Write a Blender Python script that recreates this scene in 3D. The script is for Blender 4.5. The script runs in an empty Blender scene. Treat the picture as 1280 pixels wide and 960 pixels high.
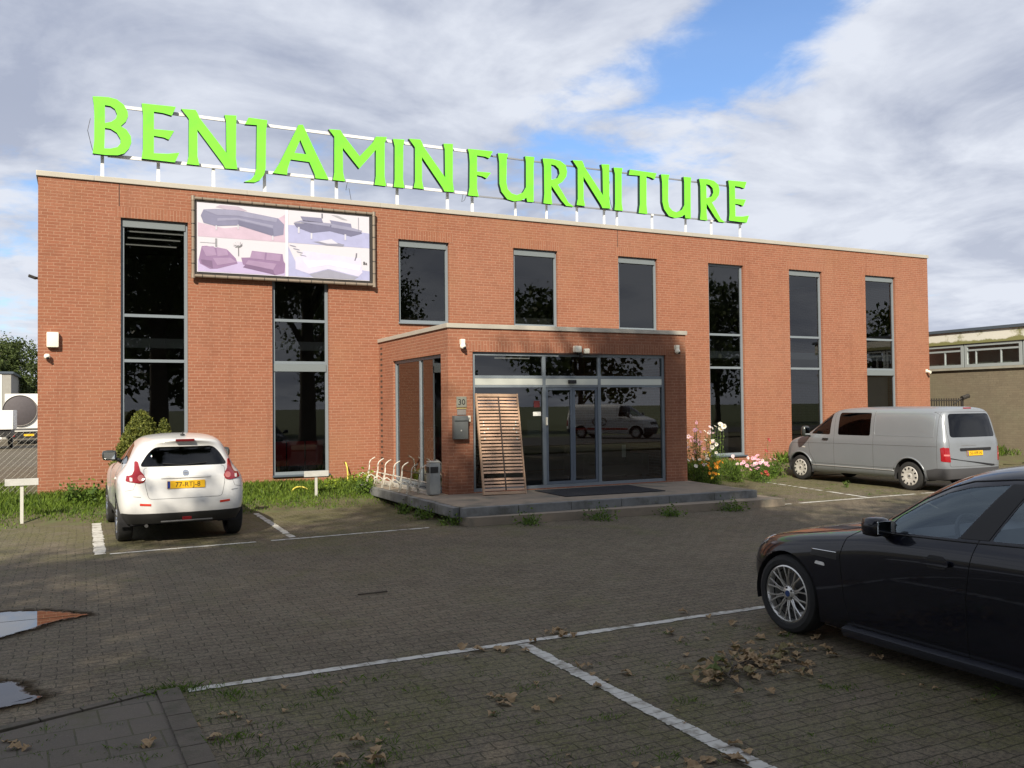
import bpy, bmesh, math, random
import numpy as np
from mathutils import Vector, Matrix
from mathutils.bvhtree import BVHTree
random.seed(7); RNG = np.random.default_rng(7)
rad = math.radians
SC = bpy.context.scene
# ---------------------------------------------------------------- camera
cam = bpy.data.objects.new('camera', bpy.data.cameras.new('camera'))
SC.collection.objects.link(cam); SC.camera = cam
YAW, PITCH, ROLL, FPX = 0.45810, 0.024347, -0.010861, 1099.37
_f = Vector((math.sin(YAW)*math.cos(PITCH), math.cos(YAW)*math.cos(PITCH), math.sin(PITCH)))
_r = Vector((math.cos(YAW), -math.sin(YAW), 0)); _u = _r.cross(_f)
_c, _s = math.cos(ROLL), math.sin(ROLL)
_R = _c*_r + _s*_u; _U = -_s*_r + _c*_u
cam.matrix_world = Matrix(((_R.x, _U.x, -_f.x, .719), (_R.y, _U.y, -_f.y, -19.583), (_R.z, _U.z, -_f.z, 1.942), (0, 0, 0, 1)))
cam.data.sensor_width = 36; cam.data.lens = FPX/1280*36
cam.data.clip_start = .05; cam.data.clip_end = 3000
# ---------------------------------------------------------------- light
SUN_AZ, SUN_EL = 34, 36          # azimuth measured from -Y towards -X
sdir = Vector((-math.sin(rad(SUN_AZ))*math.cos(rad(SUN_EL)), -math.cos(rad(SUN_AZ))*math.cos(rad(SUN_EL)), math.sin(rad(SUN_EL))))
sl = bpy.data.lights.new('sun', 'SUN'); sl.energy = 4.6; sl.angle = rad(.53); sl.color = (1, .91, .76)
sun = bpy.data.objects.new('sun', sl); SC.collection.objects.link(sun)
sun.rotation_euler = (-sdir).to_track_quat('-Z', 'Y').to_euler(); sun.location = sdir*80
SC.view_settings.view_transform = 'Standard'; SC.view_settings.look = 'None'
SC.view_settings.gamma = 1; SC.view_settings.use_curve_mapping = False
SC.view_settings.exposure = .62
W = bpy.data.worlds.new('World'); SC.world = W; W.use_nodes = True
def world():
    nt = W.node_tree; N = nt.nodes; L = nt.links; N.clear()
    out = N.new('ShaderNodeOutputWorld'); bg = N.new('ShaderNodeBackground'); bg.inputs[1].default_value = .11
    sky = N.new('ShaderNodeTexSky'); sky.sky_type = 'NISHITA'; sky.sun_disc = False
    sky.sun_elevation = rad(SUN_EL); sky.sun_rotation = math.atan2(sdir.x, sdir.y)
    sky.air_density = 1.1; sky.dust_density = .6; sky.ozone_density = 2
    tc = N.new('ShaderNodeTexCoord'); D = tc.outputs['Generated']
    def mth(op, a, b=None, c=None):
        n = N.new('ShaderNodeMath'); n.operation = op
        for i, v in enumerate((a, b, c)):
            if v is None: continue
            if isinstance(v, (int, float)): n.inputs[i].default_value = v
            else: L.new(v, n.inputs[i])
        return n.outputs[0]
    sep = N.new('ShaderNodeSeparateXYZ'); L.new(D, sep.inputs[0])
    den = mth('ADD', mth('MAXIMUM', sep.outputs[2], 0.0), .16)
    cmb = N.new('ShaderNodeCombineXYZ')
    L.new(mth('DIVIDE', sep.outputs[0], den), cmb.inputs[0]); L.new(mth('DIVIDE', sep.outputs[1], den), cmb.inputs[1])
    def noise(scale, detail, rough, dist, off):
        m = N.new('ShaderNodeMapping'); m.inputs['Location'].default_value = off; L.new(cmb.outputs[0], m.inputs[0])
        n = N.new('ShaderNodeTexNoise'); n.inputs['Scale'].default_value = scale; n.inputs['Detail'].default_value = detail
        n.inputs['Roughness'].default_value = rough; n.inputs['Distortion'].default_value = dist
        L.new(m.outputs[0], n.inputs[0]); return n.outputs[0]
    n1 = noise(1.5, 9, .58, .35, (3.1, .4, 0)); n2 = noise(1.5, 7, .56, .5, (7.7, 2.2, 3)); n3 = noise(5., 6, .6, .3, (1, 2, 5))
    mask = mth('ADD', mth('MULTIPLY', mth('SUBTRACT', n1, .5), 1.15), .95)
    mask = mth('ADD', mask, mth('MULTIPLY', mth('SUBTRACT', n3, .5), 1.1))
    # breaks of blue and heavier banks of cloud, placed by compass direction
    for d, w, amp in [((.625, .685, .385), .0042, -.50), ((.565, .745, .335), .0030, -.50), ((.655, .64, .40), .0045, -.45), ((.455, .84, .295), .0042, -.60), ((.11, .965, .235), .010, -.36), ((.03, .965, .26), .005, -.22), ((-.06, .983, .165), .006, -.30),
                      ((.25, .965, .22), .006, -.18), ((.80, .59, .10), .003, -.2), ((.0, .94, .33), .025, .22), ((.229, .91, .34), .03, .25), ((.80, .55, .25), .02, .3), ((.42, .83, .40), .01, .18)]:
        v = N.new('ShaderNodeVectorMath'); v.operation = 'DOT_PRODUCT'; L.new(D, v.inputs[0])
        v.inputs[1].default_value = Vector(d).normalized()
        e = mth('POWER', 2.718, mth('DIVIDE', mth('SUBTRACT', v.outputs['Value'], 1.0), w))
        mask = mth('ADD', mask, mth('MULTIPLY', e, amp))
    rmp = N.new('ShaderNodeMapRange'); rmp.interpolation_type = 'SMOOTHSTEP'
    rmp.inputs[1].default_value = .36; rmp.inputs[2].default_value = .78; L.new(mask, rmp.inputs[0])
    # grey undersides and white tops
    g = N.new('ShaderNodeMapRange'); g.inputs[1].default_value = .40; g.inputs[2].default_value = .60
    L.new(mth('ADD', mth('MULTIPLY', n2, .8), mth('MULTIPLY', n3, .2)), g.inputs[0])
    low = N.new('ShaderNodeMapRange'); low.inputs[1].default_value = .30; low.inputs[2].default_value = .10; L.new(sep.outputs[2], low.inputs[0])
    cc = N.new('ShaderNodeMix'); cc.data_type = 'RGBA'
    L.new(mth('MINIMUM', mth('ADD', g.outputs[0], mth('MULTIPLY', low.outputs[0], .35)), 1.0), cc.inputs[0])
    cc.inputs[6].default_value = (2.48, 2.76, 3.52, 1); cc.inputs[7].default_value = (4.6, 4.85, 5.4, 1)
    sk = N.new('ShaderNodeMix'); sk.data_type = 'RGBA'; sk.blend_type = 'MULTIPLY'; sk.inputs[0].default_value = 1
    L.new(sky.outputs[0], sk.inputs[6]); sk.inputs[7].default_value = (.72, .86, 1.06, 1)
    mx = N.new('ShaderNodeMix'); mx.data_type = 'RGBA'; L.new(mth('ADD', mth('MULTIPLY', rmp.outputs[0], .95), .05), mx.inputs[0])
    L.new(sk.outputs[2], mx.inputs[6]); L.new(cc.outputs[2], mx.inputs[7])
    L.new(mx.outputs[2], bg.inputs[0]); L.new(bg.outputs[0], out.inputs[0])
world()
# ---------------------------------------------------------------- helpers
MATS = {}
def tag(o, label=None, cat=None, group=None, kind=None):
    if label: o['label'] = label
    if cat: o['category'] = cat
    if group: o['group'] = group
    if kind: o['kind'] = kind
    return o
def thing(name, label, cat, loc=(0, 0, 0), rz=0, group=None):
    o = bpy.data.objects.new(name, None); SC.collection.objects.link(o)
    o.empty_display_size = .1; o.location = loc; o.rotation_euler = (0, 0, rz)
    return tag(o, label, cat, group)
def box_uv(me):
    n = len(me.loops)
    if not n: return
    uv = me.uv_layers.new(name='UVMap')
    co = np.empty(len(me.vertices)*3, 'f'); me.vertices.foreach_get('co', co); co = co.reshape(-1, 3)
    li = np.empty(n, 'i'); me.loops.foreach_get('vertex_index', li)
    np_ = len(me.polygons)
    nr = np.empty(np_*3, 'f'); me.polygons.foreach_get('normal', nr); nr = np.abs(nr.reshape(-1, 3))
    tot = np.empty(np_, 'i'); me.polygons.foreach_get('loop_total', tot)
    ax = np.repeat(nr.argmax(1), tot); c = co[li]
    u = np.where(ax == 0, c[:, 1], c[:, 0]); v = np.where(ax == 2, c[:, 1], c[:, 2])
    uv.data.foreach_set('uv', np.stack([u, v], 1).astype('f').ravel())
def link_mesh(name, me, mat, parent=None, smooth=False, loc=None):
    if not isinstance(mat, (list, tuple)): mat = [mat]
    for m in mat: me.materials.append(m)
    box_uv(me)
    if smooth is True: me.polygons.foreach_set('use_smooth', [True]*len(me.polygons))
    o = bpy.data.objects.new(name, me); SC.collection.objects.link(o)
    if parent: o.parent = parent
    if loc: o.location = loc
    if smooth == 'auto':
        me.polygons.foreach_set('use_smooth', [True]*len(me.polygons))
        me.set_sharp_from_angle(angle=rad(32))
    return o
class MB:
    """collects shapes into one mesh"""
    def __init__(s): s.v = []; s.f = []; s.m = []; s.mi = 0
    def add(s, vs, fs):
        b = len(s.v); s.v += [tuple(v) for v in vs]; s.f += [tuple(i+b for i in f) for f in fs]; s.m += [s.mi]*len(fs); return s
    def box(s, x0, x1, y0, y1, z0, z1, skip=''):
        v = [(x0,y0,z0),(x1,y0,z0),(x1,y1,z0),(x0,y1,z0),(x0,y0,z1),(x1,y0,z1),(x1,y1,z1),(x0,y1,z1)]
        F = {'b': (0,3,2,1), 't': (4,5,6,7), 'f': (0,1,5,4), 'r': (1,2,6,5), 'k': (2,3,7,6), 'l': (3,0,4,7)}
        return s.add(v, [F[k] for k in F if k not in skip])
    def bbox(s, c, d, M=None, bev=.006):
        """bevelled box"""
        hx, hy, hz = d[0]/2, d[1]/2, d[2]/2; b = min(bev, hx*.9, hy*.9, hz*.9)
        bm = bmesh.new(); bmesh.ops.create_cube(bm, size=1, matrix=Matrix.Diagonal((d[0], d[1], d[2], 1)))
        bmesh.ops.bevel(bm, geom=bm.edges[:], offset=b, segments=2, affect='EDGES', profile=.7)
        T = Matrix.Translation(c) @ (M.to_4x4() if M else Matrix())
        bm.verts.index_update()
        s.add([T @ v.co for v in bm.verts], [[v.index for v in f.verts] for f in bm.faces]); bm.free(); return s
    def quad(s, a, b, c, d): return s.add([a, b, c, d], [(0,1,2,3)])
    def tube(s, pts, r, n=8, cap=True, r2=None):
        pts = [Vector(p) for p in pts]; k = len(pts); vs = []; fs = []
        up = Vector((0, 0, 1)); prev = None
        for i, p in enumerate(pts):
            t = (pts[min(i+1, k-1)]-pts[max(i-1, 0)]).normalized()
            a = prev if prev is not None else (Vector((1, 0, 0)) if abs(t.z) > .9 else up)
            x = (a - t*a.dot(t)).normalized(); prev = x; y = t.cross(x)
            rr = r if r2 is None else r+(r2-r)*i/max(k-1, 1)
            if isinstance(r, (list, tuple)): rr = r[i]
            for j in range(n):
                an = 2*math.pi*j/n; vs.append(p+x*math.cos(an)*rr+y*math.sin(an)*rr)
        for i in range(k-1):
            for j in range(n):
                fs.append((i*n+j, i*n+(j+1) % n, (i+1)*n+(j+1) % n, (i+1)*n+j))
        if cap: fs.append(tuple(range(n-1, -1, -1))); fs.append(tuple((k-1)*n+j for j in range(n)))
        return s.add(vs, fs)
    def lathe(s, prof, n=24, M=Matrix()):
        """prof: (radius, height) revolved about local Z"""
        vs = []; fs = []; k = len(prof)
        for r, h in prof:
            for j in range(n):
                a = 2*math.pi*j/n; vs.append(M @ Vector((r*math.cos(a), r*math.sin(a), h)))
        for i in range(k-1):
            for j in range(n): fs.append((i*n+j, i*n+(j+1) % n, (i+1)*n+(j+1) % n, (i+1)*n+j))
        return s.add(vs, fs)
    def prism(s, pts, d, M=Matrix(), holes=()):
        """polygon in local XY, extruded along local +Z by d"""
        bm = bmesh.new(); es = []
        for ring in [pts]+list(holes):
            vv = [bm.verts.new((p[0], p[1], 0)) for p in ring]
            es += [bm.edges.new((vv[i], vv[(i+1) % len(vv)])) for i in range(len(vv))]
        if holes: bmesh.ops.triangle_fill(bm, edges=es, use_beauty=True, use_dissolve=False)
        else:
            bm.faces.new(bm.verts[:]).normal_update(); bmesh.ops.triangulate(bm, faces=bm.faces[:], ngon_method='EAR_CLIP')
        bmesh.ops.recalc_face_normals(bm, faces=bm.faces[:])
        if bm.faces and sum(f.normal.z for f in bm.faces) < 0: bmesh.ops.reverse_faces(bm, faces=bm.faces[:])
        bm.verts.index_update(); n = len(bm.verts); vs = [v.co.copy() for v in bm.verts]; fs = [[v.index for v in f.verts] for f in bm.faces]
        be = [(l.vert.index, l.link_loop_next.vert.index) for f in bm.faces for l in f.loops if len(l.edge.link_faces) == 1]; bm.free()
        if d == 0: return s.add([M @ v for v in vs], fs)
        return s.add([M @ v for v in vs]+[M @ (v+Vector((0, 0, d))) for v in vs],
                     [f[::-1] for f in fs]+[[i+n for i in f] for f in fs]+[(a, b, b+n, a+n) for a, b in be])
    def mesh(s, name):
        me = bpy.data.meshes.new(name); me.from_pydata(s.v, [], s.f); me.update()
        if any(s.m): me.polygons.foreach_set('material_index', s.m)
        return me
    def build(s, name, mat, parent=None, smooth=False, loc=None): return link_mesh(name, s.mesh(name), mat, parent, smooth, loc)
def copy_tree(o, parent=None):
    c = o.copy(); SC.collection.objects.link(c); c.parent = parent
    for ch in list(o.children): copy_tree(ch, c)
    return c
FACE = Matrix(((1,0,0,0),(0,0,-1,0),(0,1,0,0),(0,0,0,1)))       # local XY -> world XZ, local +Z -> world -Y
def at(x, y, z): return Matrix.Translation((x, y, z)) @ FACE
# ---------------------------------------------------------------- materials
def mat(name, col, rough=.6, metal=0, var=0, vscale=6, bump=0, bscale=60, coat=0, spec=.5, alpha=None, trans=0, emit=0, stain=None, stscale=.8):
    if name in MATS: return MATS[name]
    m = bpy.data.materials.new(name); m.use_nodes = True; MATS[name] = m
    nt = m.node_tree; b = nt.nodes['Principled BSDF']; L = nt.links
    b.inputs['Base Color'].default_value = (*col, 1); b.inputs['Roughness'].default_value = rough
    b.inputs['Metallic'].default_value = metal; b.inputs['Specular IOR Level'].default_value = spec
    b.inputs['Coat Weight'].default_value = coat; b.inputs['Coat Roughness'].default_value = .03
    if emit: b.inputs['Emission Color'].default_value = (*col, 1); b.inputs['Emission Strength'].default_value = emit
    if var or bump or stain:
        tc = nt.nodes.new('ShaderNodeTexCoord')
        def nz(sc, det=5):
            n = nt.nodes.new('ShaderNodeTexNoise'); n.inputs['Scale'].default_value = sc; n.inputs['Detail'].default_value = det
            n.inputs['Roughness'].default_value = .6; L.new(tc.outputs['Object'], n.inputs[0]); return n
        last = None
        if var:
            n = nz(vscale); r = nt.nodes.new('ShaderNodeMix'); r.data_type = 'RGBA'; L.new(n.outputs[0], r.inputs[0])
            r.inputs[6].default_value = tuple(max(0, c*(1-var)) for c in col)+(1,); r.inputs[7].default_value = tuple(min(1, c*(1+var)) for c in col)+(1,)
            L.new(r.outputs[2], b.inputs['Base Color']); last = r.outputs[2]
        if stain:
            n = nz(stscale, 8); rr = nt.nodes.new('ShaderNodeMapRange'); rr.inputs[1].default_value = .5; rr.inputs[2].default_value = .68
            L.new(n.outputs[0], rr.inputs[0]); r = nt.nodes.new('ShaderNodeMix'); r.data_type = 'RGBA'; L.new(rr.outputs[0], r.inputs[0])
            if last: L.new(last, r.inputs[6])
            else: r.inputs[6].default_value = (*col, 1)
            r.inputs[7].default_value = (*stain, 1); L.new(r.outputs[2], b.inputs['Base Color'])
        if bump:
            n = nz(bscale); bp = nt.nodes.new('ShaderNodeBump'); bp.inputs['Strength'].default_value = bump; bp.inputs['Distance'].default_value = .01
            L.new(n.outputs[0], bp.inputs['Height']); L.new(bp.outputs[0], b.inputs['Normal'])
    return m
def glass(name, tint, ior=1.5, refl=(1, 1, 1)):
    m = bpy.data.materials.new(name); m.use_nodes = True; MATS[name] = m
    nt = m.node_tree; N = nt.nodes; L = nt.links; N.clear()
    o = N.new('ShaderNodeOutputMaterial'); t = N.new('ShaderNodeBsdfTransparent'); t.inputs[0].default_value = (*tint, 1)
    g = N.new('ShaderNodeBsdfGlossy'); g.inputs['Roughness'].default_value = 0; g.inputs[0].default_value = (*refl, 1)
    f = N.new('ShaderNodeFresnel'); f.inputs[0].default_value = ior
    mx = N.new('ShaderNodeMixShader'); L.new(f.outputs[0], mx.inputs[0]); L.new(t.outputs[0], mx.inputs[1]); L.new(g.outputs[0], mx.inputs[2]); L.new(mx.outputs[0], o.inputs[0])
    return m
def nodes_of(name):
    m = bpy.data.materials.new(name); m.use_nodes = True; MATS[name] = m
    return m, m.node_tree, m.node_tree.nodes, m.node_tree.links
def mth(nt, op, a, b=None, c=None):
    n = nt.nodes.new('ShaderNodeMath'); n.operation = op
    for i, v in enumerate((a, b, c)):
        if v is None: continue
        if isinstance(v, (int, float)): n.inputs[i].default_value = v
        else: nt.links.new(v, n.inputs[i])
    return n.outputs[0]
def mixc(nt, f, a, b, blend='MIX'):
    n = nt.nodes.new('ShaderNodeMix'); n.data_type = 'RGBA'; n.blend_type = blend
    for i, v in ((0, f), (6, a), (7, b)):
        if isinstance(v, (int, float)): n.inputs[i].default_value = v
        elif isinstance(v, tuple): n.inputs[i].default_value = (*v, 1)
        else: nt.links.new(v, n.inputs[i])
    return n.outputs[2]
def mrange(nt, v, a, b, lo=0, hi=1):
    n = nt.nodes.new('ShaderNodeMapRange'); n.interpolation_type = 'SMOOTHSTEP'
    n.inputs[1].default_value = a; n.inputs[2].default_value = b; n.inputs[3].default_value = lo; n.inputs[4].default_value = hi
    nt.links.new(v, n.inputs[0]); return n.outputs[0]
def noise(nt, vec, scale, det=5, rough=.6, dist=0):
    n = nt.nodes.new('ShaderNodeTexNoise'); n.inputs['Scale'].default_value = scale; n.inputs['Detail'].default_value = det
    n.inputs['Roughness'].default_value = rough; n.inputs['Distortion'].default_value = dist
    nt.links.new(vec, n.inputs[0]); return n.outputs[0]
def brick_mat(name, c1, c2, mortar, bw=.22, rh=.0625, ms=.0064, swap=False, wild=True, stains=True, mort_rough=1):
    m, nt, N, L = nodes_of(name); b = N['Principled BSDF']; b.inputs['Roughness'].default_value = .88; b.inputs['Specular IOR Level'].default_value = .25
    uv = N.new('ShaderNodeUVMap'); sep = N.new('ShaderNodeSeparateXYZ'); L.new(uv.outputs[0], sep.inputs[0])
    u, v = sep.outputs[0], sep.outputs[1]
    if swap: u, v = v, u
    row = mth(nt, 'FLOOR', mth(nt, 'DIVIDE', v, rh))
    wn = N.new('ShaderNodeTexWhiteNoise'); wn.noise_dimensions = '1D'; L.new(row, wn.inputs['W'])
    if wild: u2 = mth(nt, 'ADD', u, mth(nt, 'MULTIPLY', mth(nt, 'ADD', mth(nt, 'MULTIPLY', row, 2), mth(nt, 'FLOOR', mth(nt, 'MULTIPLY', wn.outputs[0], 1.99))), bw*.25))
    else: u2 = u
    cmb = N.new('ShaderNodeCombineXYZ'); L.new(u2, cmb.inputs[0]); L.new(v, cmb.inputs[1])
    bt = N.new('ShaderNodeTexBrick'); bt.inputs['Scale'].default_value = 1; bt.inputs['Brick Width'].default_value = bw; bt.inputs['Row Height'].default_value = rh
    bt.inputs['Mortar Size'].default_value = ms; bt.inputs['Mortar Smooth'].default_value = .25; bt.inputs['Bias'].default_value = 0
    bt.offset = 0 if wild else .5
    bt.inputs['Color1'].default_value = (*c1, 1); bt.inputs['Color2'].default_value = (*c2, 1); bt.inputs['Mortar'].default_value = (*mortar, 1)
    L.new(cmb.outputs[0], bt.inputs['Vector'])
    tc = N.new('ShaderNodeTexCoord'); P = tc.outputs['Object']
    col = bt.outputs['Color']
    if stains:
        col = mixc(nt, mrange(nt, noise(nt, P, .55, 7), .45, .75, 0, .35), col, (c1[0]*1.02, c1[1]*1.35, c1[2]*1.2))
        col = mixc(nt, mrange(nt, noise(nt, P, 1.7, 8), .52, .75, 0, .30), col, tuple(x*.62 for x in c1))
        mp = N.new('ShaderNodeMapping'); mp.inputs['Scale'].default_value = (3.2, 3.2, .16); L.new(P, mp.inputs[0])
        col = mixc(nt, mrange(nt, noise(nt, mp.outputs[0], 1.6, 6, .65), .50, .74, 0, .42), col, tuple(x*.66 for x in c1))
        col = mixc(nt, mrange(nt, noise(nt, P, .35, 5), .40, .62, .0, .12), col, mortar)
    col = mixc(nt, mrange(nt, noise(nt, P, 30, 4), .35, .7, 0, .25), col, tuple(x*.7 for x in c2))
    L.new(col, b.inputs['Base Color'])
    h = mth(nt, 'ADD', mth(nt, 'MULTIPLY', bt.outputs['Fac'], -1), mth(nt, 'MULTIPLY', noise(nt, P, 90, 4), .35))
    bp = N.new('ShaderNodeBump'); bp.inputs['Strength'].default_value = .55; bp.inputs['Distance'].default_value = .006; L.new(h, bp.inputs['Height']); L.new(bp.outputs[0], b.inputs['Normal'])
    return m
C1, C2, MO = (.305, .120, .070), (.255, .098, .057), (.385, .222, .150)
BRICK = brick_mat('red_brick', C1, C2, MO)
SOLDIER = brick_mat('soldier_brick', C1, C2, MO, swap=True, wild=False, bw=.24, rh=.0625)
TANBRICK = brick_mat('tan_brick', (.215, .182, .128), (.185, .155, .11), (.165, .14, .105), bw=.22, rh=.075, ms=.005)
ALU = mat('grey_aluminium', (.185, .215, .24), .42, .0, var=.06)
ALUD = mat('dark_aluminium', (.075, .095, .12), .4, .0, var=.06)
BLIND = mat('blind_box_grey', (.165, .19, .20), .5, .0)
COPE = mat('coping_metal', (.46, .43, .37), .5, .2, var=.12, vscale=2)
CONC = mat('concrete', (.25, .205, .155), .9, var=.3, vscale=3, bump=.5, bscale=40, stain=(.13, .125, .10), stscale=2.2)
CONCD = mat('edge_stone', (.17, .175, .175), .85, var=.5, vscale=5, bump=.5, bscale=30, stain=(.075, .075, .06), stscale=3)
WHITE = mat('white_paint', (.80, .79, .74), .4)
OFFWH = mat('white_plastic', (.80, .77, .66), .45)
BLACK = mat('black_plastic', (.015, .015, .016), .5)
DARK = mat('dark_interior', (.02, .02, .022), .9)
GALV = mat('galvanised_steel', (.62, .61, .56), .45, .3, var=.15, vscale=20)
GLASS = glass('window_glass', (.62, .66, .66), 1.72)
PGLASS = glass('porch_glass', (.66, .70, .68), 1.85)
CGLASS = glass('car_glass', (.72, .78, .78), 1.52)
SGLASS = glass('saloon_glass', (.66, .75, .80), 1.95, (.75,.90,1))
PRIV = glass('privacy_glass', (.05, .055, .06), 1.5)
GREEN = mat('lime_sign_face', (.20, .80, .04), .5, var=.10, vscale=1.2, stain=(.17,.66,.04), stscale=2.5)
RETURN = mat('sign_return_dark_green', (.012, .035, .02), .5)
TYRE = mat('tyre_rubber', (.018, .018, .018), .85, bump=.3, bscale=80)
def leaf_mat(name, dark, light, tr=.28, scale=.9, rough=.6):
    m, nt, N, L = nodes_of(name); b = N['Principled BSDF']; b.inputs['Roughness'].default_value = rough; b.inputs['Specular IOR Level'].default_value = .3
    tc = N.new('ShaderNodeTexCoord'); P = tc.outputs['Object']
    geo = N.new('ShaderNodeNewGeometry')
    f = mth(nt, 'ADD', mth(nt, 'MULTIPLY', noise(nt, P, scale, 3), .7), mth(nt, 'MULTIPLY', geo.outputs['Random Per Island'], .45))
    col = mixc(nt, mrange(nt, f, .3, .8), dark, light); L.new(col, b.inputs['Base Color'])
    t = N.new('ShaderNodeBsdfTranslucent'); L.new(col, t.inputs[0])
    mx = N.new('ShaderNodeMixShader'); mx.inputs[0].default_value = tr
    L.new(b.outputs[0], mx.inputs[1]); L.new(t.outputs[0], mx.inputs[2]); L.new(mx.outputs[0], N['Material Output'].inputs[0])
    return m
LEAF = leaf_mat('tree_leaves', (.028, .045, .012), (.085, .115, .03))
THUJA = leaf_mat('conifer_foliage', (.055, .075, .015), (.185, .20, .038), scale=5)
GRASS = leaf_mat('grass_blades', (.045, .085, .012), (.16, .24, .03), scale=2, tr=.35)
WEED = leaf_mat('weed_leaves', (.045, .09, .014), (.15, .24, .035), scale=4, tr=.35)
YWEED = leaf_mat('yellow_green_leaves', (.12, .19, .02), (.30, .38, .04), scale=6, tr=.35)
RWEED = leaf_mat('reddish_leaves', (.05, .022, .015), (.12, .06, .03), scale=6)
BARK = mat('bark', (.075, .06, .045), .95, var=.4, vscale=4, bump=.9, bscale=14)
DRY = leaf_mat('dry_leaf', (.17, .11, .055), (.44, .31, .17), scale=8, tr=.15)
# ---------------------------------------------------------------- ground
def lot_material():
    m, nt, N, L = nodes_of('brick_paving'); b = N['Principled BSDF']; b.inputs['Specular IOR Level'].default_value = .3
    tc = N.new('ShaderNodeTexCoord'); P = tc.outputs['Object']
    uv = N.new('ShaderNodeUVMap')
    # slightly wavering courses
    wv = N.new('ShaderNodeTexNoise'); wv.inputs['Scale'].default_value = .35; L.new(P, wv.inputs[0])
    va = N.new('ShaderNodeVectorMath'); va.operation = 'MULTIPLY_ADD'; L.new(wv.outputs[1], va.inputs[0]); va.inputs[1].default_value = (.10, .10, 0); L.new(uv.outputs[0], va.inputs[2])
    wf = N.new('ShaderNodeTexNoise'); wf.inputs['Scale'].default_value = 9; wf.inputs['Detail'].default_value = 3; L.new(P, wf.inputs[0])
    vb = N.new('ShaderNodeVectorMath'); vb.operation = 'MULTIPLY_ADD'; L.new(wf.outputs[1], vb.inputs[0]); vb.inputs[1].default_value = (.030, .030, 0); L.new(va.outputs[0], vb.inputs[2]); va = vb
    bt = N.new('ShaderNodeTexBrick'); bt.inputs['Scale'].default_value = 1; bt.inputs['Brick Width'].default_value = .215; bt.inputs['Row Height'].default_value = .107
    bt.inputs['Mortar Size'].default_value = .005; bt.inputs['Mortar Smooth'].default_value = .3
    bt.inputs['Color1'].default_value = (.182, .146, .100, 1); bt.inputs['Color2'].default_value = (.132, .104, .070, 1); bt.inputs['Mortar'].default_value = (.048, .042, .024, 1)
    L.new(va.outputs[0], bt.inputs['Vector'])
    n_big = noise(nt, P, .32, 6, .6, .4); n_mid = noise(nt, P, 1.6, 7, .65); n_fine = noise(nt, P, 34, 5, .7)
    col = mixc(nt, mrange(nt, n_big, .35, .7, 0, .4), bt.outputs['Color'], (.105, .090, .073))
    col = mixc(nt, mrange(nt, n_mid, .5, .75, 0, .45), col, (.165, .150, .095))
    # moss: in patches, and heavier towards the verge
    sep = N.new('ShaderNodeSeparateXYZ'); L.new(P, sep.inputs[0])
    edge = mth(nt, 'MULTIPLY', mrange(nt, sep.outputs[1], -9.5, -3.2, 0, .22), mrange(nt, sep.outputs[1], 3, 0, 0, 1))
    bays = mth(nt, 'MULTIPLY', mrange(nt, sep.outputs[1], -12.6, -13.4, 0, .125), mrange(nt, sep.outputs[1], -19, -18, 0, 1))
    mo = mth(nt, 'ADD', mth(nt, 'ADD', noise(nt, P, .9, 8, .68, .5), edge), bays)
    mo = mth(nt, 'ADD', mo, mth(nt, 'MULTIPLY', mth(nt, 'SUBTRACT', n_fine, .5), .5))
    mo = mth(nt, 'ADD', mo, mth(nt, 'MULTIPLY', bt.outputs['Fac'], .06))
    col = mixc(nt, mrange(nt, noise(nt, P, 6, 5, .7), .52, .70, 0, .55), col, (.070, .058, .040))
    col = mixc(nt, mrange(nt, mo, .53, .78, 0, .85), col, (.118, .116, .040))
    wb = N.new('ShaderNodeTexVoronoi'); wb.inputs['Scale'].default_value = 5.5; L.new(P, wb.inputs[0])
    col = mixc(nt, mrange(nt, wb.outputs['Color'], .2, .9, 0, .35), col, (.20, .170, .125))
    col = mixc(nt, mrange(nt, n_fine, .34, .60, .75, 0), col, (.034, .029, .021))
    col = mixc(nt, mrange(nt, noise(nt, P, 22, 6, .75), .54, .68, 0, .55), col, (.215, .190, .125))
    col = mixc(nt, mrange(nt, noise(nt, P, 110, 2), .62, .70, 0, .85), col, (.34, .30, .22))
    col = mixc(nt, mth(nt, 'MULTIPLY', bt.outputs['Fac'], .62), col, (.026, .024, .014))
    L.new(col, b.inputs['Base Color'])
    L.new(mrange(nt, n_big, .3, .7, .68, .9), b.inputs['Roughness'])
    h = mth(nt, 'ADD', mth(nt, 'MULTIPLY', bt.outputs['Fac'], -1.), mth(nt, 'MULTIPLY', n_fine, .9))
    bp = N.new('ShaderNodeBump'); bp.inputs['Strength'].default_value = .9; bp.inputs['Distance'].default_value = .012; L.new(h, bp.inputs['Height']); L.new(bp.outputs[0], b.inputs['Normal'])
    return m
PAVE = lot_material()
SOIL = mat('verge_soil', (.085, .075, .035), .95, var=.5, vscale=5, bump=.6, bscale=30, stain=(.08, .10, .03), stscale=3)
def structure(o): return tag(o, kind='structure')
structure(MB().quad((-900,-900,-.012),(900,-900,-.012),(900,900,-.012),(-900,900,-.012)).build('ground', mat('meadow', (.07, .085, .03), .95, var=.4, vscale=.15)))
lot = MB()
lot.quad((-45,-19.4,0),(45,-19.4,0),(45,-6,0),(-45,-6,0)).quad((-45,-6,0),(45,-6,0),(45,90,0),(-45,90,0))
structure(lot.build('parking_lot', PAVE))
structure(MB().quad((-60,-36,-.004),(60,-36,-.004),(60,-24.2,-.004),(-60,-24.2,-.004)).build('road', mat('asphalt', (.05,.05,.05), .9, var=.2, vscale=2, bump=.4, bscale=90)))
structure(MB().box(-60,60,-24.32,-24.2,-.02,.11,'b').build('kerb', CONC))
structure(MB().box(-60,60,-24.2,-19.4,-.02,.07,'b').build('roadside_verge', SOIL))
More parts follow.
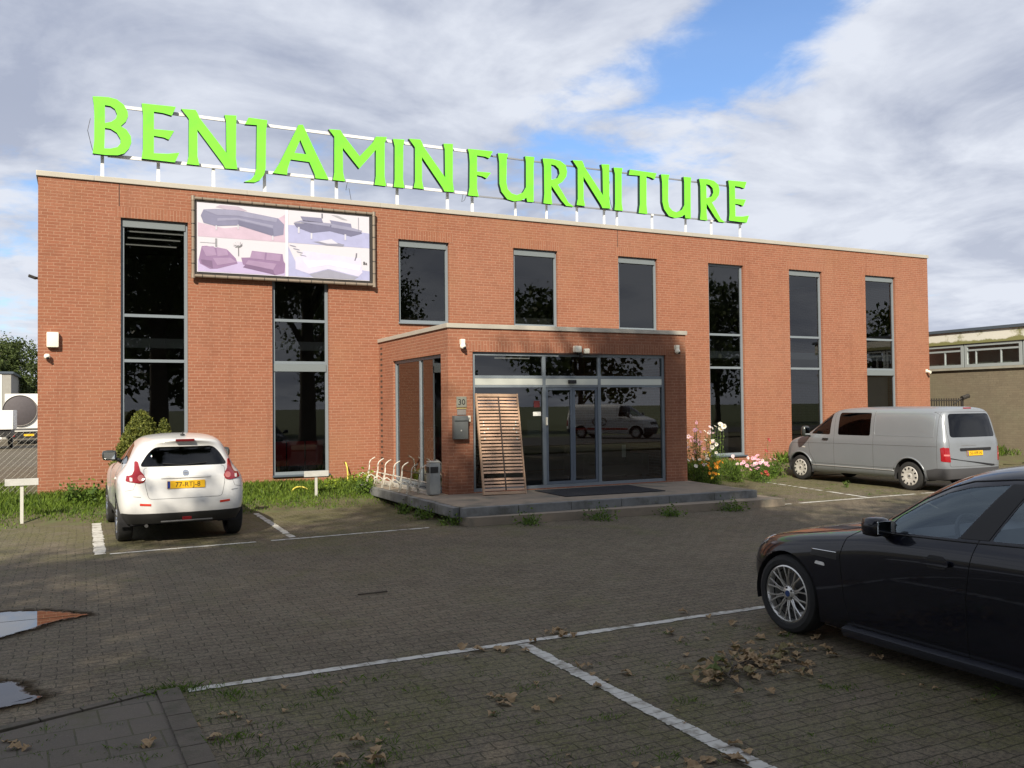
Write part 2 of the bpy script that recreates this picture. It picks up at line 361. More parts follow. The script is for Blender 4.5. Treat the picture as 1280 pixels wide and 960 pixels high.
# concrete slab pavement at lower left, with its kerb band
def slab_mat():
    m, nt, N, L = nodes_of('pavement_slabs'); b = N['Principled BSDF']; b.inputs['Roughness'].default_value = .85
    tc = N.new('ShaderNodeTexCoord'); P = tc.outputs['Object']; uv = N.new('ShaderNodeUVMap')
    mp = N.new('ShaderNodeMapping'); mp.inputs['Rotation'].default_value = (0, 0, -.06); mp.inputs['Location'].default_value = (-.03, .09, 0); L.new(uv.outputs[0], mp.inputs[0])
    bt = N.new('ShaderNodeTexBrick'); bt.offset = .5; bt.inputs['Scale'].default_value = 1; bt.inputs['Brick Width'].default_value = .30; bt.inputs['Row Height'].default_value = .30
    bt.inputs['Mortar Size'].default_value = .006; bt.inputs['Mortar Smooth'].default_value = .2
    bt.inputs['Color1'].default_value = (.118, .099, .078, 1); bt.inputs['Color2'].default_value = (.085, .072, .056, 1); bt.inputs['Mortar'].default_value = (.035, .035, .02, 1); L.new(mp.outputs[0], bt.inputs['Vector'])
    nf = noise(nt, P, 60, 5, .7); nm = noise(nt, P, 4, 6, .65)
    col = mixc(nt, mrange(nt, nm, .45, .75, 0, .5), bt.outputs['Color'], (.075, .068, .058))
    col = mixc(nt, mrange(nt, nf, .58, .72, 0, .5), col, (.19, .175, .16)); col = mixc(nt, mrange(nt, nf, .42, .3, 0, .5), col, (.05, .045, .04))
    mo = mth(nt, 'ADD', noise(nt, P, 2.2, 7, .7), mth(nt, 'MULTIPLY', bt.outputs['Fac'], .16))
    col = mixc(nt, mrange(nt, mo, .50, .72, 0, .8), col, (.072, .068, .030)); L.new(col, b.inputs['Base Color'])
    h = mth(nt, 'ADD', mth(nt, 'MULTIPLY', bt.outputs['Fac'], -1.2), mth(nt, 'MULTIPLY', nf, .4))
    bp = N.new('ShaderNodeBump'); bp.inputs['Strength'].default_value = .8; bp.inputs['Distance'].default_value = .01; L.new(h, bp.inputs['Height']); L.new(bp.outputs[0], b.inputs['Normal'])
    return m
SLAB = slab_mat()
MB().mesh
structure(MB().prism([(-9,-13.9),(-3,-13.85),(-.4,-13.62),(.3,-13.44),(.75,-13.26),(1.19,-13.09),(1.27,-14.3),(1.34,-16),(1.4,-19.3),(-9,-19.3)], .008, Matrix.Translation((0,0,.002))).build('pavement', SLAB))
kb = MB()
for i in range(22):
    a = -13.07-i*.29; x = 1.2+(i*.29)*.035
    kb.bbox((x+.075, a-.143, .009), (.148, .282, .035), Matrix.Rotation(.035, 3, 'Z'), .006)
structure(kb.build('pavement_kerb', mat('dark_kerb', (.095,.080,.062), .9, var=.35, vscale=6, bump=.5, bscale=50, stain=(.05,.05,.03), stscale=5)))
kb = MB()
for i in range(9):
    t0, t1 = i/9, (i+1)/9
    p = [Vector((-.9+2.1*t, -13.74+.66*t**1.25, 0)) for t in (t0, t1)]; d = p[1]-p[0]
    kb.bbox(((p[0]+p[1])/2+Vector((0, .04, .006))), (d.length-.01, .07, .03), Matrix.Rotation(math.atan2(d.y, d.x), 3, 'Z'), .005)
structure(kb.build('pavement_edging', MATS['dark_kerb']))
# painted bay lines: one worn painted brick after another
LINEW = mat('worn_line_paint', (.50, .49, .45), .8, var=.2, vscale=9, stain=(.17, .15, .115), stscale=7)
def painted(p0, p1, w, step, wear=.0, gap=.005, z=.005):
    p0 = Vector(p0).to_3d(); p1 = Vector(p1).to_3d(); d = (p1-p0); Ln = d.length; d.normalize(); nrm = Vector((-d.y, d.x, 0)); m = MB(); t = 0
    rr = random.Random(int(p0.x*100+p1.y*7))
    while t < Ln-.02:
        e = min(t+step-gap, Ln); w0 = w/2*(1+rr.uniform(-.12, .08)); o = rr.uniform(-.006, .006)
        if rr.random() > wear:
            k = 5; top = []; bot = []
            for i in range(k+1):
                q = p0+d*(t+(e-t)*i/k); top.append(q+nrm*(w0+o+rr.uniform(-.008, .005))); bot.append(q-nrm*(w0-o+rr.uniform(-.008, .005)))
            for i in range(k): m.quad(*[tuple((v.x, v.y, z)) for v in (bot[i], bot[i+1], top[i+1], top[i])])
        t += step
    return structure(m.build('painted_line', LINEW))
painted((1.40,-13.10),(6.62,-13.10), .085, .215, .0)
painted((3.95,-13.16),(4.03,-19.2), .115, .107, .015)
painted((6.60,-13.20),(6.66,-19.2), .11, .107, .1)
painted((.98,-6.50),(1.0,-2.15), .15, .107, .0, 0)
painted((1.1,-6.52),(5.75,-6.33), .085, .215, .12)
painted((3.60,-6.26),(3.66,-2.6), .105, .107, .12)
painted((12.3,-6.8),(22,-6.75), .09, .215, .15)
painted((15.05,-6.7),(15.85,-2.6), .10, .107, .2)
# water standing in two hollows
def water_mat():
    m, nt, N, L = nodes_of('puddle_water'); b = N['Principled BSDF']; b.inputs['Base Color'].default_value = (.022,.020,.016,1); b.inputs['Specular IOR Level'].default_value = .6
    at_ = N.new('ShaderNodeAttribute'); at_.attribute_name = 'depth'; tc = N.new('ShaderNodeTexCoord'); P = tc.outputs['Object']
    d = mth(nt, 'ADD', at_.outputs['Fac'], mth(nt, 'MULTIPLY', mth(nt, 'SUBTRACT', noise(nt, P, 9, 6, .7), .5), .9))
    L.new(mrange(nt, d, .42, .62, .45, .012), b.inputs['Roughness'])
    t = N.new('ShaderNodeBsdfTransparent'); t.inputs[0].default_value = (.50,.47,.44,1); t2 = N.new('ShaderNodeBsdfTransparent')
    m0 = N.new('ShaderNodeMixShader'); L.new(mrange(nt, d, .02, .40), m0.inputs[0]); L.new(t2.outputs[0], m0.inputs[1]); L.new(t.outputs[0], m0.inputs[2])
    m1 = N.new('ShaderNodeMixShader'); L.new(mrange(nt, d, .40, .56), m1.inputs[0]); L.new(m0.outputs[0], m1.inputs[1]); L.new(b.outputs[0], m1.inputs[2])
    L.new(m1.outputs[0], N['Material Output'].inputs[0]); return m
WATER = water_mat()
def puddle(pts, label):
    P = []
    for i in range(len(pts)):
        a, b = Vector(pts[i]), Vector(pts[(i+1) % len(pts)])
        for k in range(3): P.append(a.lerp(b, k/3))
    n = len(P); nr = []
    for i in range(n):
        d = (P[(i+1) % n]-P[i-1]).normalized(); nr.append(Vector((d.y, -d.x)))
    A = sum(P[i-1].x*P[i].y-P[i].x*P[i-1].y for i in range(n)); sg = 1 if A > 0 else -1
    vs = [(p+q*sg*.16, 0) for p, q in zip(P, nr)]+[(p, .5) for p in P]+[(p-q*sg*.05, 1) for p, q in zip(P, nr)]
    m = MB(); m.add([(v.x, v.y, .0075) for v, _ in vs], [(r_*n+i, r_*n+(i+1) % n, (r_+1)*n+(i+1) % n, (r_+1)*n+i) for r_ in (0,1) for i in range(n)]+[tuple(2*n+i for i in range(n))])
    o = structure(m.build('puddle', WATER)); at_ = o.data.attributes.new('depth', 'FLOAT', 'POINT'); at_.data.foreach_set('value', [d for _, d in vs]); return o
puddle([(-4.5,-10.3),(-2.5,-9.95),(-.9,-9.85),(.1,-9.78),(.40,-9.90),(.66,-10.15),(.78,-10.28),(.5,-10.42),(.35,-10.62),(.1,-10.85),(-1.5,-11.1),(-4,-10.9)], '')
puddle([(-2.2,-12.6),(-.6,-12.2),(.15,-12.25),(.33,-12.38),(.36,-12.62),(.50,-12.78),(.40,-12.86),(.2,-12.92),(-.1,-13.1),(-1.5,-13.3)], '')
# sloping verge below the front wall
def verge_z(x, y):
    t = min(1, max(0, (y+3.0)/2.2)); return .205*t*t*(3-2*t)
vg = MB()
def verge_strip(x0, x1, y0, n=24, k=10, jit=.12):
    rr = random.Random(5)
    b = len(vg.v); vs = []; fs = []
    for i in range(n+1):
        x = x0+(x1-x0)*i/n; ys = y0+rr.uniform(-jit, jit)
        for j in range(k+1):
            y = ys+(0.0-ys)*j/k; vs.append((x, y, verge_z(x, y)+.006-(.03 if j == 0 else 0)))
    for i in range(n):
        for j in range(k): fs.append((i*(k+1)+j, (i+1)*(k+1)+j, (i+1)*(k+1)+j+1, i*(k+1)+j+1))
    vg.add(vs, fs)
verge_strip(-.7, 6.95, -3.1, 30); verge_strip(12.47, 17.2, -3.05, 16); verge_strip(17.2, 27.9, -2.4, 34)
verge_strip(-9, -.7, -3.1, 20)
structure(vg.build('grass_verge', SOIL, smooth=True))
structure(MB().quad((-9,-.02,.205),(-.05,-.02,.205),(-.05,9,.02),(-9,9,.02)).build('grass_bank', SOIL))
# ---------------------------------------------------------------- furniture store
X1 = 25.482; ZC = 6.68; PX0, PX1, PY = 6.946, 12.467, -4.242
store = thing('furniture_store', 'long two storey red brick furniture store with tall narrow dark windows and a flat roof', 'building', (0, 0, 0))
def wall_panel(m, us, zs, u0, u1, z0, z1, fn, depth):
    """us: openings (u0,u1,z0,z1); fn(u,z,d)->xyz with d inward"""
    U = sorted({u0, u1, *[o[0] for o in us], *[o[1] for o in us]}); Z = sorted({z0, z1, *[o[2] for o in us], *[o[3] for o in us]})
    for i in range(len(U)-1):
        for j in range(len(Z)-1):
            cu, cz = (U[i]+U[i+1])/2, (Z[j]+Z[j+1])/2
            if any(o[0] < cu < o[1] and o[2] < cz < o[3] for o in us): continue
            m.quad(fn(U[i],Z[j],0), fn(U[i+1],Z[j],0), fn(U[i+1],Z[j+1],0), fn(U[i],Z[j+1],0))
    for a, b, c, d in us:
        m.quad(fn(a,c,0), fn(a,d,0), fn(a,d,depth), fn(a,c,depth)); m.quad(fn(b,c,0), fn(b,c,depth), fn(b,d,depth), fn(b,d,0))
        m.quad(fn(a,d,0), fn(b,d,0), fn(b,d,depth), fn(a,d,depth)); m.quad(fn(a,c,0), fn(a,c,depth), fn(b,c,depth), fn(b,c,0))
ZS, ZT, ZU = .459, 5.875, 3.915
OPEN = [(1.489,2.789,ZS,ZT),(4.529,5.783,ZS,ZT),(7.442,8.719,ZU,ZT),(10.45,11.71,ZU,ZT),(13.553,14.808,ZU,ZT),(16.542,17.802,ZS,ZT),(19.529,20.839,ZS,ZT),(22.659,23.973,ZS,ZT)]
f_front = lambda u, z, d: (u, d, z)
wm = MB()
wall_panel(wm, OPEN+[(PX0+.3, PX1-.3, .286, 3.2)], None, 0, X1, -.05, 6.577, f_front, .15)
wm.quad((X1,0,-.05),(X1,16,-.05),(X1,16,6.577),(X1,0,6.577)).quad((0,16,-.05),(0,0,-.05),(0,0,6.577),(0,16,6.577)).quad((X1,16,-.05),(0,16,-.05),(0,16,6.577),(X1,16,6.577))
wm.build('wall', BRICK, store)
# porch walls
pm = MB()
PO = (7.451, 11.933, .30, 2.975); SO = (1.02, 3.88, .315, 2.945)
wall_panel(pm, [PO], None, PX0, PX1, -.02, 3.42, lambda u, z, d: (u, PY+d, z), .12)
wall_panel(pm, [SO], None, 0.001, -PY, -.02, 3.42, lambda u, z, d: (PX0+d, -u, z), .12)
pm.quad((PX1,PY,-.02),(PX1,-.001,-.02),(PX1,-.001,3.42),(PX1,PY,3.42))
pm.build('porch_wall', BRICK, store)
# roof, copings
MB().quad((.1,.1,6.5),(X1-.1,.1,6.5),(X1-.1,15.9,6.5),(.1,15.9,6.5)).build('roof', mat('roofing_felt', (.06,.06,.06), .95), store)
def coping(name, segs, z0, z1):
    m = MB()
    for x0, x1, y0, y1 in segs: m.bbox(((x0+x1)/2,(y0+y1)/2,(z0+z1)/2),(x1-x0,y1-y0,z1-z0),None,.008)
    return m.build(name, COPE, store)
sg = [(-.035,1.0,-.035,.33)]+[(1.004+i*3.0, min(1.0+(i+1)*3.0, X1+.035), -.033, .33) for i in range(9)]
coping('coping', sg, 6.577, 6.68); [coping('coping', [q_], 6.577, 6.675) for q_ in ((-.034,.3,.334,16.03),(X1-.3,X1+.034,.334,16.03),(.304,X1-.304,15.75,16.03))]
coping('coping', [(PX0-.03,PX1+.03,PY-.03,PY+.27)], 3.42, 3.505)
[coping('coping', [q_], 3.42, 3.503) for q_ in ((PX0-.03,PX0+.27,PY+.272,-.002),(PX1-.27,PX1+.03,PY+.272,-.002))]
MB().quad((PX0+.2,PY+.2,3.40),(PX1-.2,PY+.2,3.40),(PX1-.2,0,3.40),(PX0+.2,0,3.40)).build('porch_roof', mat('roofing_felt', (.06,.06,.06)), store)
# soldier courses over the openings
for a, b, c, d in OPEN[:8]:
    MB().box(a-.10, b+.10, -.004, .05, d+.001, d+.225, 'k').build('soldier_course', SOLDIER, store)
MB().box(PO[0]-.06, PO[1]+.06, PY-.004, PY+.05, PO[3]+.001, PO[3]+.2, 'k').build('soldier_course', SOLDIER, store)
JOINT = mat('joint_sealant', (.06,.035,.028), .9)
for x, z0, z1 in ((1.462,ZT+.23,6.577),(13.541,ZT+.23,6.577),(1.455,-.02,ZT-.0)):
    if x != 1.455: MB().box(x-.008, x+.008, -.0025, .01, z0, z1, 'k').build('expansion_joint', JOINT, store)
# toothed brickwork where the porch meets the front wall
tb = MB(); z = .25
while z < 3.36:
    tb.box(PX0-.003, PX0+.01, -.27, -.13, z, z+.05, 'r'); z += .125
tb.build('brick_toothing', mat('open_joint', (.06,.035,.022), .95), store)
# stone-coloured plinth strip under the front wall
MB().box(.0, PX0-.05, -.012, .02, .0, .215, 'bk').build('plinth', CONC, store)
# ---------------------------------------------------------------- windows
def frame_rect(m, u0, u1, z0, z1, w, fn, d0, d1):
    """hollow frame from bars; fn maps (u,z,d)"""
    def bar(a, b, c, d, e0=d0, e1=d1):
        P = [fn(a,c,e0), fn(b,c,e0), fn(b,d,e0), fn(a,d,e0), fn(a,c,e1), fn(b,c,e1), fn(b,d,e1), fn(a,d,e1)]
        m.add(P, [(0,1,2,3),(7,6,5,4),(0,4,5,1),(1,5,6,2),(2,6,7,3),(3,7,4,0)])
    bar(u0,u0+w,z0,z1); bar(u1-w,u1,z0,z1); bar(u0+w+.001,u1-w-.001,z1-w,z1); bar(u0+w+.001,u1-w-.001,z0,z0+w)
    return bar
def pane(u0, u1, z0, z1, fn, d, parent, material=GLASS):
    m = MB(); m.quad(fn(u0,z0,d), fn(u1,z0,d), fn(u1,z1,d), fn(u0,z1,d)); return m.build('pane', material, parent)
def window(o, transoms, blinds=(), thick=()):
    a, b, c, d = o; m = MB(); w = .065
    a += .004; b -= .004; c += .004; d -= .004
    bar = frame_rect(m, a, b, c, d, w, f_front, .075, .14)
    zz = [c+w]
    for t in transoms: bar(a+w+.001, b-w-.001, t-.03, t+.03, .08, .137)
    fr = m.build('window', ALU, store)
    lv = sorted([c+w]+[t for t in transoms]+[d-w])
    for i in range(len(lv)-1):
        pane(a+w-.004, b-w+.004, lv[i]+(.028 if i else -.004), lv[i+1]-(.028 if i < len(lv)-2 else -.004), f_front, .11, fr)
    for z0, z1 in blinds:
        k = MB(); k.bbox(((a+b)/2-.005, .08, (z0+z1)/2), (b-a-.085, .055, z1-z0), None, .006); k.build('blind_box', BLIND, fr)
    s = MB(); s.bbox(((a+b)/2, .03, c-.018), (b-a+.03, .17, .036), None, .005); s.build('sill', ALUD if c < 1 else ALU, fr)
    return fr
T1, T2 = 3.881, 2.946
window(OPEN[0], (T1,T2), [(ZT-.175,ZT-.035)]); window(OPEN[1], (T1,T2), [(T2-.20,T2-.034)])
for o in (OPEN[2], OPEN[3], OPEN[4]): window(o, (), [(ZT-.165,ZT-.035)])
window(OPEN[5], (T1,T2)); window(OPEN[6], (T1,T2), [(ZT-.165,ZT-.035)]); window(OPEN[7], (T1,T2), [(ZT-.165,ZT-.035),(T2-.19,T2-.034)])
# porch shop front
f_p = lambda u, z, d: (u, PY+d, z)
m = MB(); a, b, c, d = PO; a += .004; b -= .004; d -= .004
bar = frame_rect(m, a, b, c, d, .06, f_p, .045, .12)
MU = (9.02, 10.305)
for x in MU: bar(x-.035, x+.035, c+.061, d-.061, .048, .118)
cols = [(a+.06, MU[0]-.035), (MU[0]+.035, MU[1]-.035), (MU[1]+.035, b-.06)]
for x0, x1 in cols:
    bar(x0+.001, x1-.001, 2.47, 2.525, .05, .116); bar(x0+.001, x1-.001, 2.295, 2.34, .05, .116)
sf = m.build('shop_front', ALU, store)
for i, (x0, x1) in enumerate(cols):
    pane(x0-.003, x1+.003, 2.522, d-.057, f_p, .085, sf, GLASS)
    k = MB(); k.box(x0+.002, x1-.002, PY+.052, PY+.10, 2.343, 2.467); k.build('fascia_panel', mat('satin_panel', (.62,.64,.58), .3, .35), sf)
    if i != 1: pane(x0-.003, x1+.003, c+.057, 2.297, f_p, .085, sf, PGLASS)
dr = MB(); x0, x1 = cols[1]
xm = (x0+x1)/2+.0
for q0, q1 in ((x0+.003, xm+.012), (xm+.016, x1-.003)): frame_rect(dr, q0, q1, c+.064, 2.292, .055, f_p, .062, .105)
door = dr.build('sliding_door', mat('door_frame_blue_grey', (.11,.135,.17), .4), sf)
pane(x0+.055, xm-.04, c+.115, 2.24, f_p, .08, door, PGLASS); pane(xm+.068, x1-.055, c+.115, 2.24, f_p, .08, door, PGLASS)
k = MB(); k.bbox((9.655, PY+.03, 2.405), (.17, .06, .075), None, .015); k.build('door_sensor', BLACK, sf)
k = MB(); k.bbox((9.06, PY+.03, 1.62), (.03, .04, .16), None, .008); k.build('key_switch', OFFWH, sf)
k = MB(); k.box(8.78, 8.955, PY+.078, PY+.081, 1.73, 1.81); k.build('door_notice', WHITE, sf)
k = MB(); k.box(8.80, 8.93, PY+.078, PY+.081, 1.90, 2.03); k.build('door_notice', mat('dark_red_sticker', (.10,.012,.012)), sf)
k = MB(); k.box(8.66, 8.95, PY+.09, PY+.093, 1.32, 1.66); k.build('door_notice', mat('grey_notice', (.16,.18,.19)), sf)
k = MB(); k.box(10.86, 10.96, PY+.09, PY+.093, .84, 1.10); k.build('door_notice', mat('pale_notice', (.42,.43,.40)), sf)
# porch side window
f_s = lambda u, z, d: (PX0+d, -u, z)
m = MB(); a, b, c, d = SO; a += .004; b -= .004; d -= .004
bar = frame_rect(m, a, b, c, d, .06, f_s, .05, .118); bar(2.545, 2.61, c+.061, d-.061, .052, .116)
sw = m.build('window', ALU, store)
pane(a+.056, 2.547, c+.056, d-.056, f_s, .085, sw, PGLASS); pane(2.608, b-.056, c+.056, d-.056, f_s, .085, sw, PGLASS)
MB().bbox((PX0+.04, -(a+b)/2, c-.015), (.13, b-a, .03), None, .004).build('sill', ALU, sw)
# ---------------------------------------------------------------- rooms behind the glass
MB().box(10.5,11.66,.22,.26,3.93,4.16).build('inner_ledge', mat('cream_board',(.42,.38,.30),.8), store); MB().box(7.5,8.66,.5,.54,4.02,4.10).build('inner_ledge', mat('brown_board',(.16,.11,.07),.8), store)
MB().box(22.72,23.92,.32,.35,.5,2.72).build('net_curtain', mat('net_curtain',(.22,.23,.22),.95,var=.25,vscale=1.5), store)
FLOORM = mat('showroom_floor', (.16,.13,.10), .5); INW = mat('showroom_wall', (.22,.20,.18), .9)
MB().box(.02, X1-.02, .13, 15.9, .16, .285, 'b').build('floor', FLOORM, store)
MB().box(.02, X1-.02, .13, 15.9, 3.22, 3.42).build('upper_floor', mat('ceiling_white', (.35,.35,.34), .9), store)
MB().box(.02, X1-.02, .13, 15.9, 6.3, 6.4).build('ceiling', mat('ceiling_white', (.35,.35,.34)), store)
MB().box(.02, X1-.02, 7.0, 7.1, .286, 6.29, '').build('inner_wall', INW, store)
MB().box(PX0+.13, PX1-.1, PY+.13, -.001, .20, .284, 'b').build('porch_floor', mat('porch_tiles', (.10,.095,.09), .4), store)
MB().box(PX0+.13, PX1-.1, PY+.13, -.005, 3.2, 3.3).build('porch_ceiling', mat('ceiling_white', (.35,.35,.34)), store)
TUBE = mat('lit_lamp', (1, .93, .78), emit=.16)
for x, y, z, w in ((17.1,1.2,3.10,1.0),(20.2,1.4,3.10,1.0),(23.3,1.6,3.10,1.1),(2.3,1.6,5.9,1.2),(2.3,2.4,5.9,1.2),(2.3,3.3,5.9,1.2),(9.2,-2.4,2.97,.9)):
    t = thing('ceiling_light', {1.6:'nearest',2.4:'middle',3.3:'deepest'}.get(y if x == 2.3 else 0,'')+' lit fluorescent ceiling light seen through the '+{17.1:'sixth tall window, beside the flowers',20.2:'seventh tall window, behind the silver van',23.3:'rightmost tall window',2.3:'leftmost tall window'}.get(x,'entrance glass'), 'light', (x, y, z), 0, 'ceiling lights inside the store')
    MB().bbox((0,0,.04),(w,.10,.04)).build('housing', mat('lamp_housing',(.12,.12,.12),.6), t); MB().bbox((0,0,0),(w-.06,.04,.022)).build('tube', TUBE, t)
GLYPH = {"B":[[[0.971,8.313],[1.108,8.328],[1.271,8.339],[1.418,8.316],[1.549,8.226],[1.624,8.091],[1.632,8.001],[1.591,7.886],[1.492,7.773],[1.599,7.714],[1.682,7.589],[1.695,7.463],[1.648,7.33],[1.566,7.22],[1.434,7.163],[1.222,7.144],[0.972,7.15],[1.001,7.413],[1.004,7.951],[0.992,8.164]],[[1.197,8.166],[1.303,8.163],[1.385,8.112],[1.426,8.009],[1.401,7.915],[1.32,7.841],[1.198,7.797]],[[1.198,7.698],[1.303,7.694],[1.418,7.627],[1.487,7.509],[1.492,7.42],[1.434,7.331],[1.303,7.285],[1.186,7.274]]],"E":[[[1.891,8.302],[2.556,8.323],[2.478,8.126],[2.392,8.142],[2.306,8.158],[2.127,8.161],[2.127,7.792],[2.521,7.806],[2.417,7.607],[2.322,7.642],[2.126,7.654],[2.126,7.286],[2.391,7.304],[2.624,7.354],[2.537,7.14],[1.89,7.149],[1.915,7.344],[1.919,8.077]]],"N":[[[2.664,8.295],[2.953,8.311],[2.997,8.239],[3.033,8.149],[3.584,7.462],[3.58,8.147],[3.544,8.285],[3.791,8.306],[3.786,8.079],[3.779,7.37],[3.809,7.135],[3.559,7.126],[3.523,7.198],[2.988,7.899],[2.987,7.316],[3.027,7.133],[2.775,7.133],[2.811,7.296],[2.817,8.101],[2.795,8.136]]],"J":[[[4.049,8.297],[4.453,8.293],[4.423,8.066],[4.411,7.21],[4.372,7.071],[4.287,6.946],[4.175,6.886],[3.952,6.872],[4.101,6.945],[4.175,7.05],[4.213,7.189],[4.226,8.156],[3.975,8.142]]],"A":[[[5.137,8.281],[5.235,8.294],[5.537,7.667],[5.814,7.119],[5.514,7.117],[5.495,7.205],[5.378,7.47],[4.958,7.481],[4.889,7.257],[4.879,7.129],[4.573,7.135],[4.717,7.375],[5.087,8.166]],[[5.174,7.95],[5.046,7.639],[5.31,7.636]]],"M":[[[5.821,8.271],[6.094,8.287],[6.145,8.202],[6.543,7.734],[6.87,8.11],[6.934,8.241],[7.2,8.265],[7.146,8.124],[7.135,7.339],[7.17,7.106],[6.894,7.109],[6.927,7.317],[6.932,7.933],[6.531,7.448],[6.143,7.889],[6.149,7.315],[6.189,7.118],[5.915,7.119],[5.946,7.293],[5.951,8.117]]],"I":[[[7.35,8.242],[7.632,8.257],[7.602,8.097],[7.591,7.304],[7.622,7.11],[7.363,7.105],[7.385,7.283],[7.392,8.071]]],"F":[[[9.265,8.237],[9.938,8.252],[9.841,8.066],[9.734,8.097],[9.509,8.103],[9.505,7.702],[9.884,7.711],[9.763,7.556],[9.657,7.599],[9.504,7.616],[9.5,7.269],[9.545,7.089],[9.264,7.09],[9.301,7.292],[9.313,7.919],[9.299,8.133]]],"U":[[[10.082,8.225],[10.361,8.243],[10.323,8.099],[10.304,7.525],[10.338,7.352],[10.447,7.253],[10.593,7.223],[10.767,7.306],[10.856,7.448],[10.864,8.095],[10.841,8.237],[11.103,8.245],[11.08,8.007],[11.068,7.09],[10.888,7.085],[10.865,7.183],[10.715,7.102],[10.518,7.061],[10.323,7.098],[10.168,7.27],[10.114,7.462],[10.116,8.01]]],"R":[[[11.343,8.239],[11.636,8.257],[11.867,8.231],[12.022,8.135],[12.059,7.979],[12.031,7.84],[11.912,7.691],[11.781,7.609],[11.933,7.398],[12.086,7.174],[12.242,7.081],[12.02,7.083],[11.879,7.211],[11.588,7.567],[11.585,7.296],[11.607,7.084],[11.353,7.09],[11.381,7.322],[11.383,8.041]],[[11.588,8.113],[11.711,8.1],[11.813,8.021],[11.837,7.899],[11.771,7.778],[11.59,7.714]]],"T":[[[14.0,8.244],[14.87,8.236],[14.8,8.063],[14.68,8.103],[14.536,8.119],[14.523,7.347],[14.547,7.094],[14.268,7.093],[14.309,7.327],[14.322,8.113],[13.969,8.099]]]}
# ---------------------------------------------------------------- roof sign
sign = thing('roof_sign', 'big lime green rooftop letters reading BENJAMIN FURNITURE on white rails and posts', 'sign', (9.5, .25, ZC+.004))
PLACE = [('B',None),('E',None),('N',None),('J',None),('A',None),('M',None),('I',None),('N',7.744),('F',None),('U',None),('R',None),('N',12.223),('I',13.485),('T',None),('U',15.021),('R',16.32),('E',17.359)]
def off_sign(o): o.location = Vector((-9.5, -.25, -ZC-.004)); return o
lmesh = {}
for ch, x in PLACE:
    pts = GLYPH[ch]; x0 = min(p[0] for p in pts[0])
    if ch not in lmesh:
        m = MB(); m.prism([(p[0]-x0, p[1]) for p in pts[0]], .115, Matrix.Translation((0,.165,0)) @ FACE, [[(p[0]-x0, p[1]) for p in h] for h in pts[1:]])
        me = m.mesh('letter'); me.materials.append(GREEN); me.materials.append(RETURN); box_uv(me)
        for p in me.polygons: p.material_index = 0 if p.normal.y < -.9 else 1
        lmesh[ch] = me
    o = bpy.data.objects.new('letter', lmesh[ch]); SC.collection.objects.link(o); o.parent = sign
    off_sign(o); o.location.x += (x0 if x is None else x)
RAIL = mat('white_rail', (.78,.78,.76), .4); RAILG = mat('grey_rail', (.34,.35,.37), .45, .4)
for z in (8.215, 7.17):
    m = MB(); m.box(1.25, 9.55, .172, .212, z-.033, z+.033); off_sign(m.build('rail', RAIL, sign))
    m = MB(); m.box(9.6, 17.95, .178, .208, z-.058, z-.022); off_sign(m.build('rail', RAILG, sign))
for x in (1.154,2.224,3.334,4.418,5.484,6.038,7.501,8.787,9.446,10.638,11.535,12.441,13.279,13.683,14.825,15.963,16.862,17.909):
    m = MB(); w = .032 if x < 9.6 else .022
    m.box(x-w, x+w, .215, .26, ZC+.012, 7.16); m.box(x-.05, x+.05, .18, .30, ZC+.001, ZC+.013)
    if x > 9: m.bbox((x-.02, .19, 7.11), (.07,.05,.05))
    off_sign(m.build('post', RAIL, sign))
m = MB()
for x in (6.3, .93, 9.2, 13.45):
    z1 = 7.9 if x in (.93, 13.45) else 7.2; m.tube([(x,.2,z1),(x-.05,.2,z1-.25),(x+.03,.21,7.3 if z1>7.5 else 7.0),(x+.08,.2,ZC+.02 if x==6.3 else 7.15)], .006, 5)
off_sign(m.build('cable', BLACK, sign))
# ---------------------------------------------------------------- banner
bx0, bx1, bz0, bz1 = 2.88, 6.82, 4.745, 6.385
ban = thing('banner', 'large framed banner printed with four pale pictures of sofas, fixed to the brick wall', 'banner', (bx0, -.1, bz0))
def on_ban(o): o.location = (-bx0, .1, -bz0); return o
fr = MB(); r = .034
for p in ([(bx0,-.1,bz0),(bx1,-.1,bz0)],[(bx0,-.1,bz1),(bx1,-.1,bz1)],[(bx0,-.1,bz0),(bx0,-.1,bz1)],[(bx1,-.1,bz0),(bx1,-.1,bz1)]): fr.tube(p, r, 10)
for x in (bx0, bx1):
    for z in (bz0, bz1): fr.lathe([(0,-.05),(.043,-.05),(.043,.05),(0,.05)], 12, Matrix.Translation((x,-.1,z)))
on_ban(fr.build('frame', mat('frame_tube', (.27,.22,.17), .5, .3, var=.2, vscale=8), ban, 'auto'))
st = MB()
for i in range(15):
    for z in (bz0, bz1): st.tube([(bx0+.18+i*.256, -.1, z-.008), (bx0+.18+i*.256, -.1, z+.008)] if 0 else [(bx0+.175+i*.256,-.1,z),(bx0+.187+i*.256,-.1,z)], .039, 8)
for i in range(5):
    for x in (bx0, bx1): st.tube([(x,-.1,bz0+.25+i*.28),(x,-.1,bz0+.265+i*.28)], .039, 8)
on_ban(st.build('strap', BLACK, ban))
bk = MB()
for x in (bx0+.4, (bx0+bx1)/2, bx1-.4):
    for z in (bz0, bz1): bk.box(x-.02, x+.02, -.075, -.002, z-.02, z+.02)
on_ban(bk.build('wall_bracket', GALV, ban))
sx0, sx1, sz0, sz1 = 2.955, 6.705, 4.83, 6.305
bb_ = MB(); bb_.box(bx0+.012, bx1-.012, -.098, -.072, bz0+.012, bz1-.012); on_ban(bb_.build('frame_shadow_sheet', mat('frame_shadow_dark',(.03,.026,.024),.8), ban))  # dark sheet added as painted shadow in the gap between frame and print
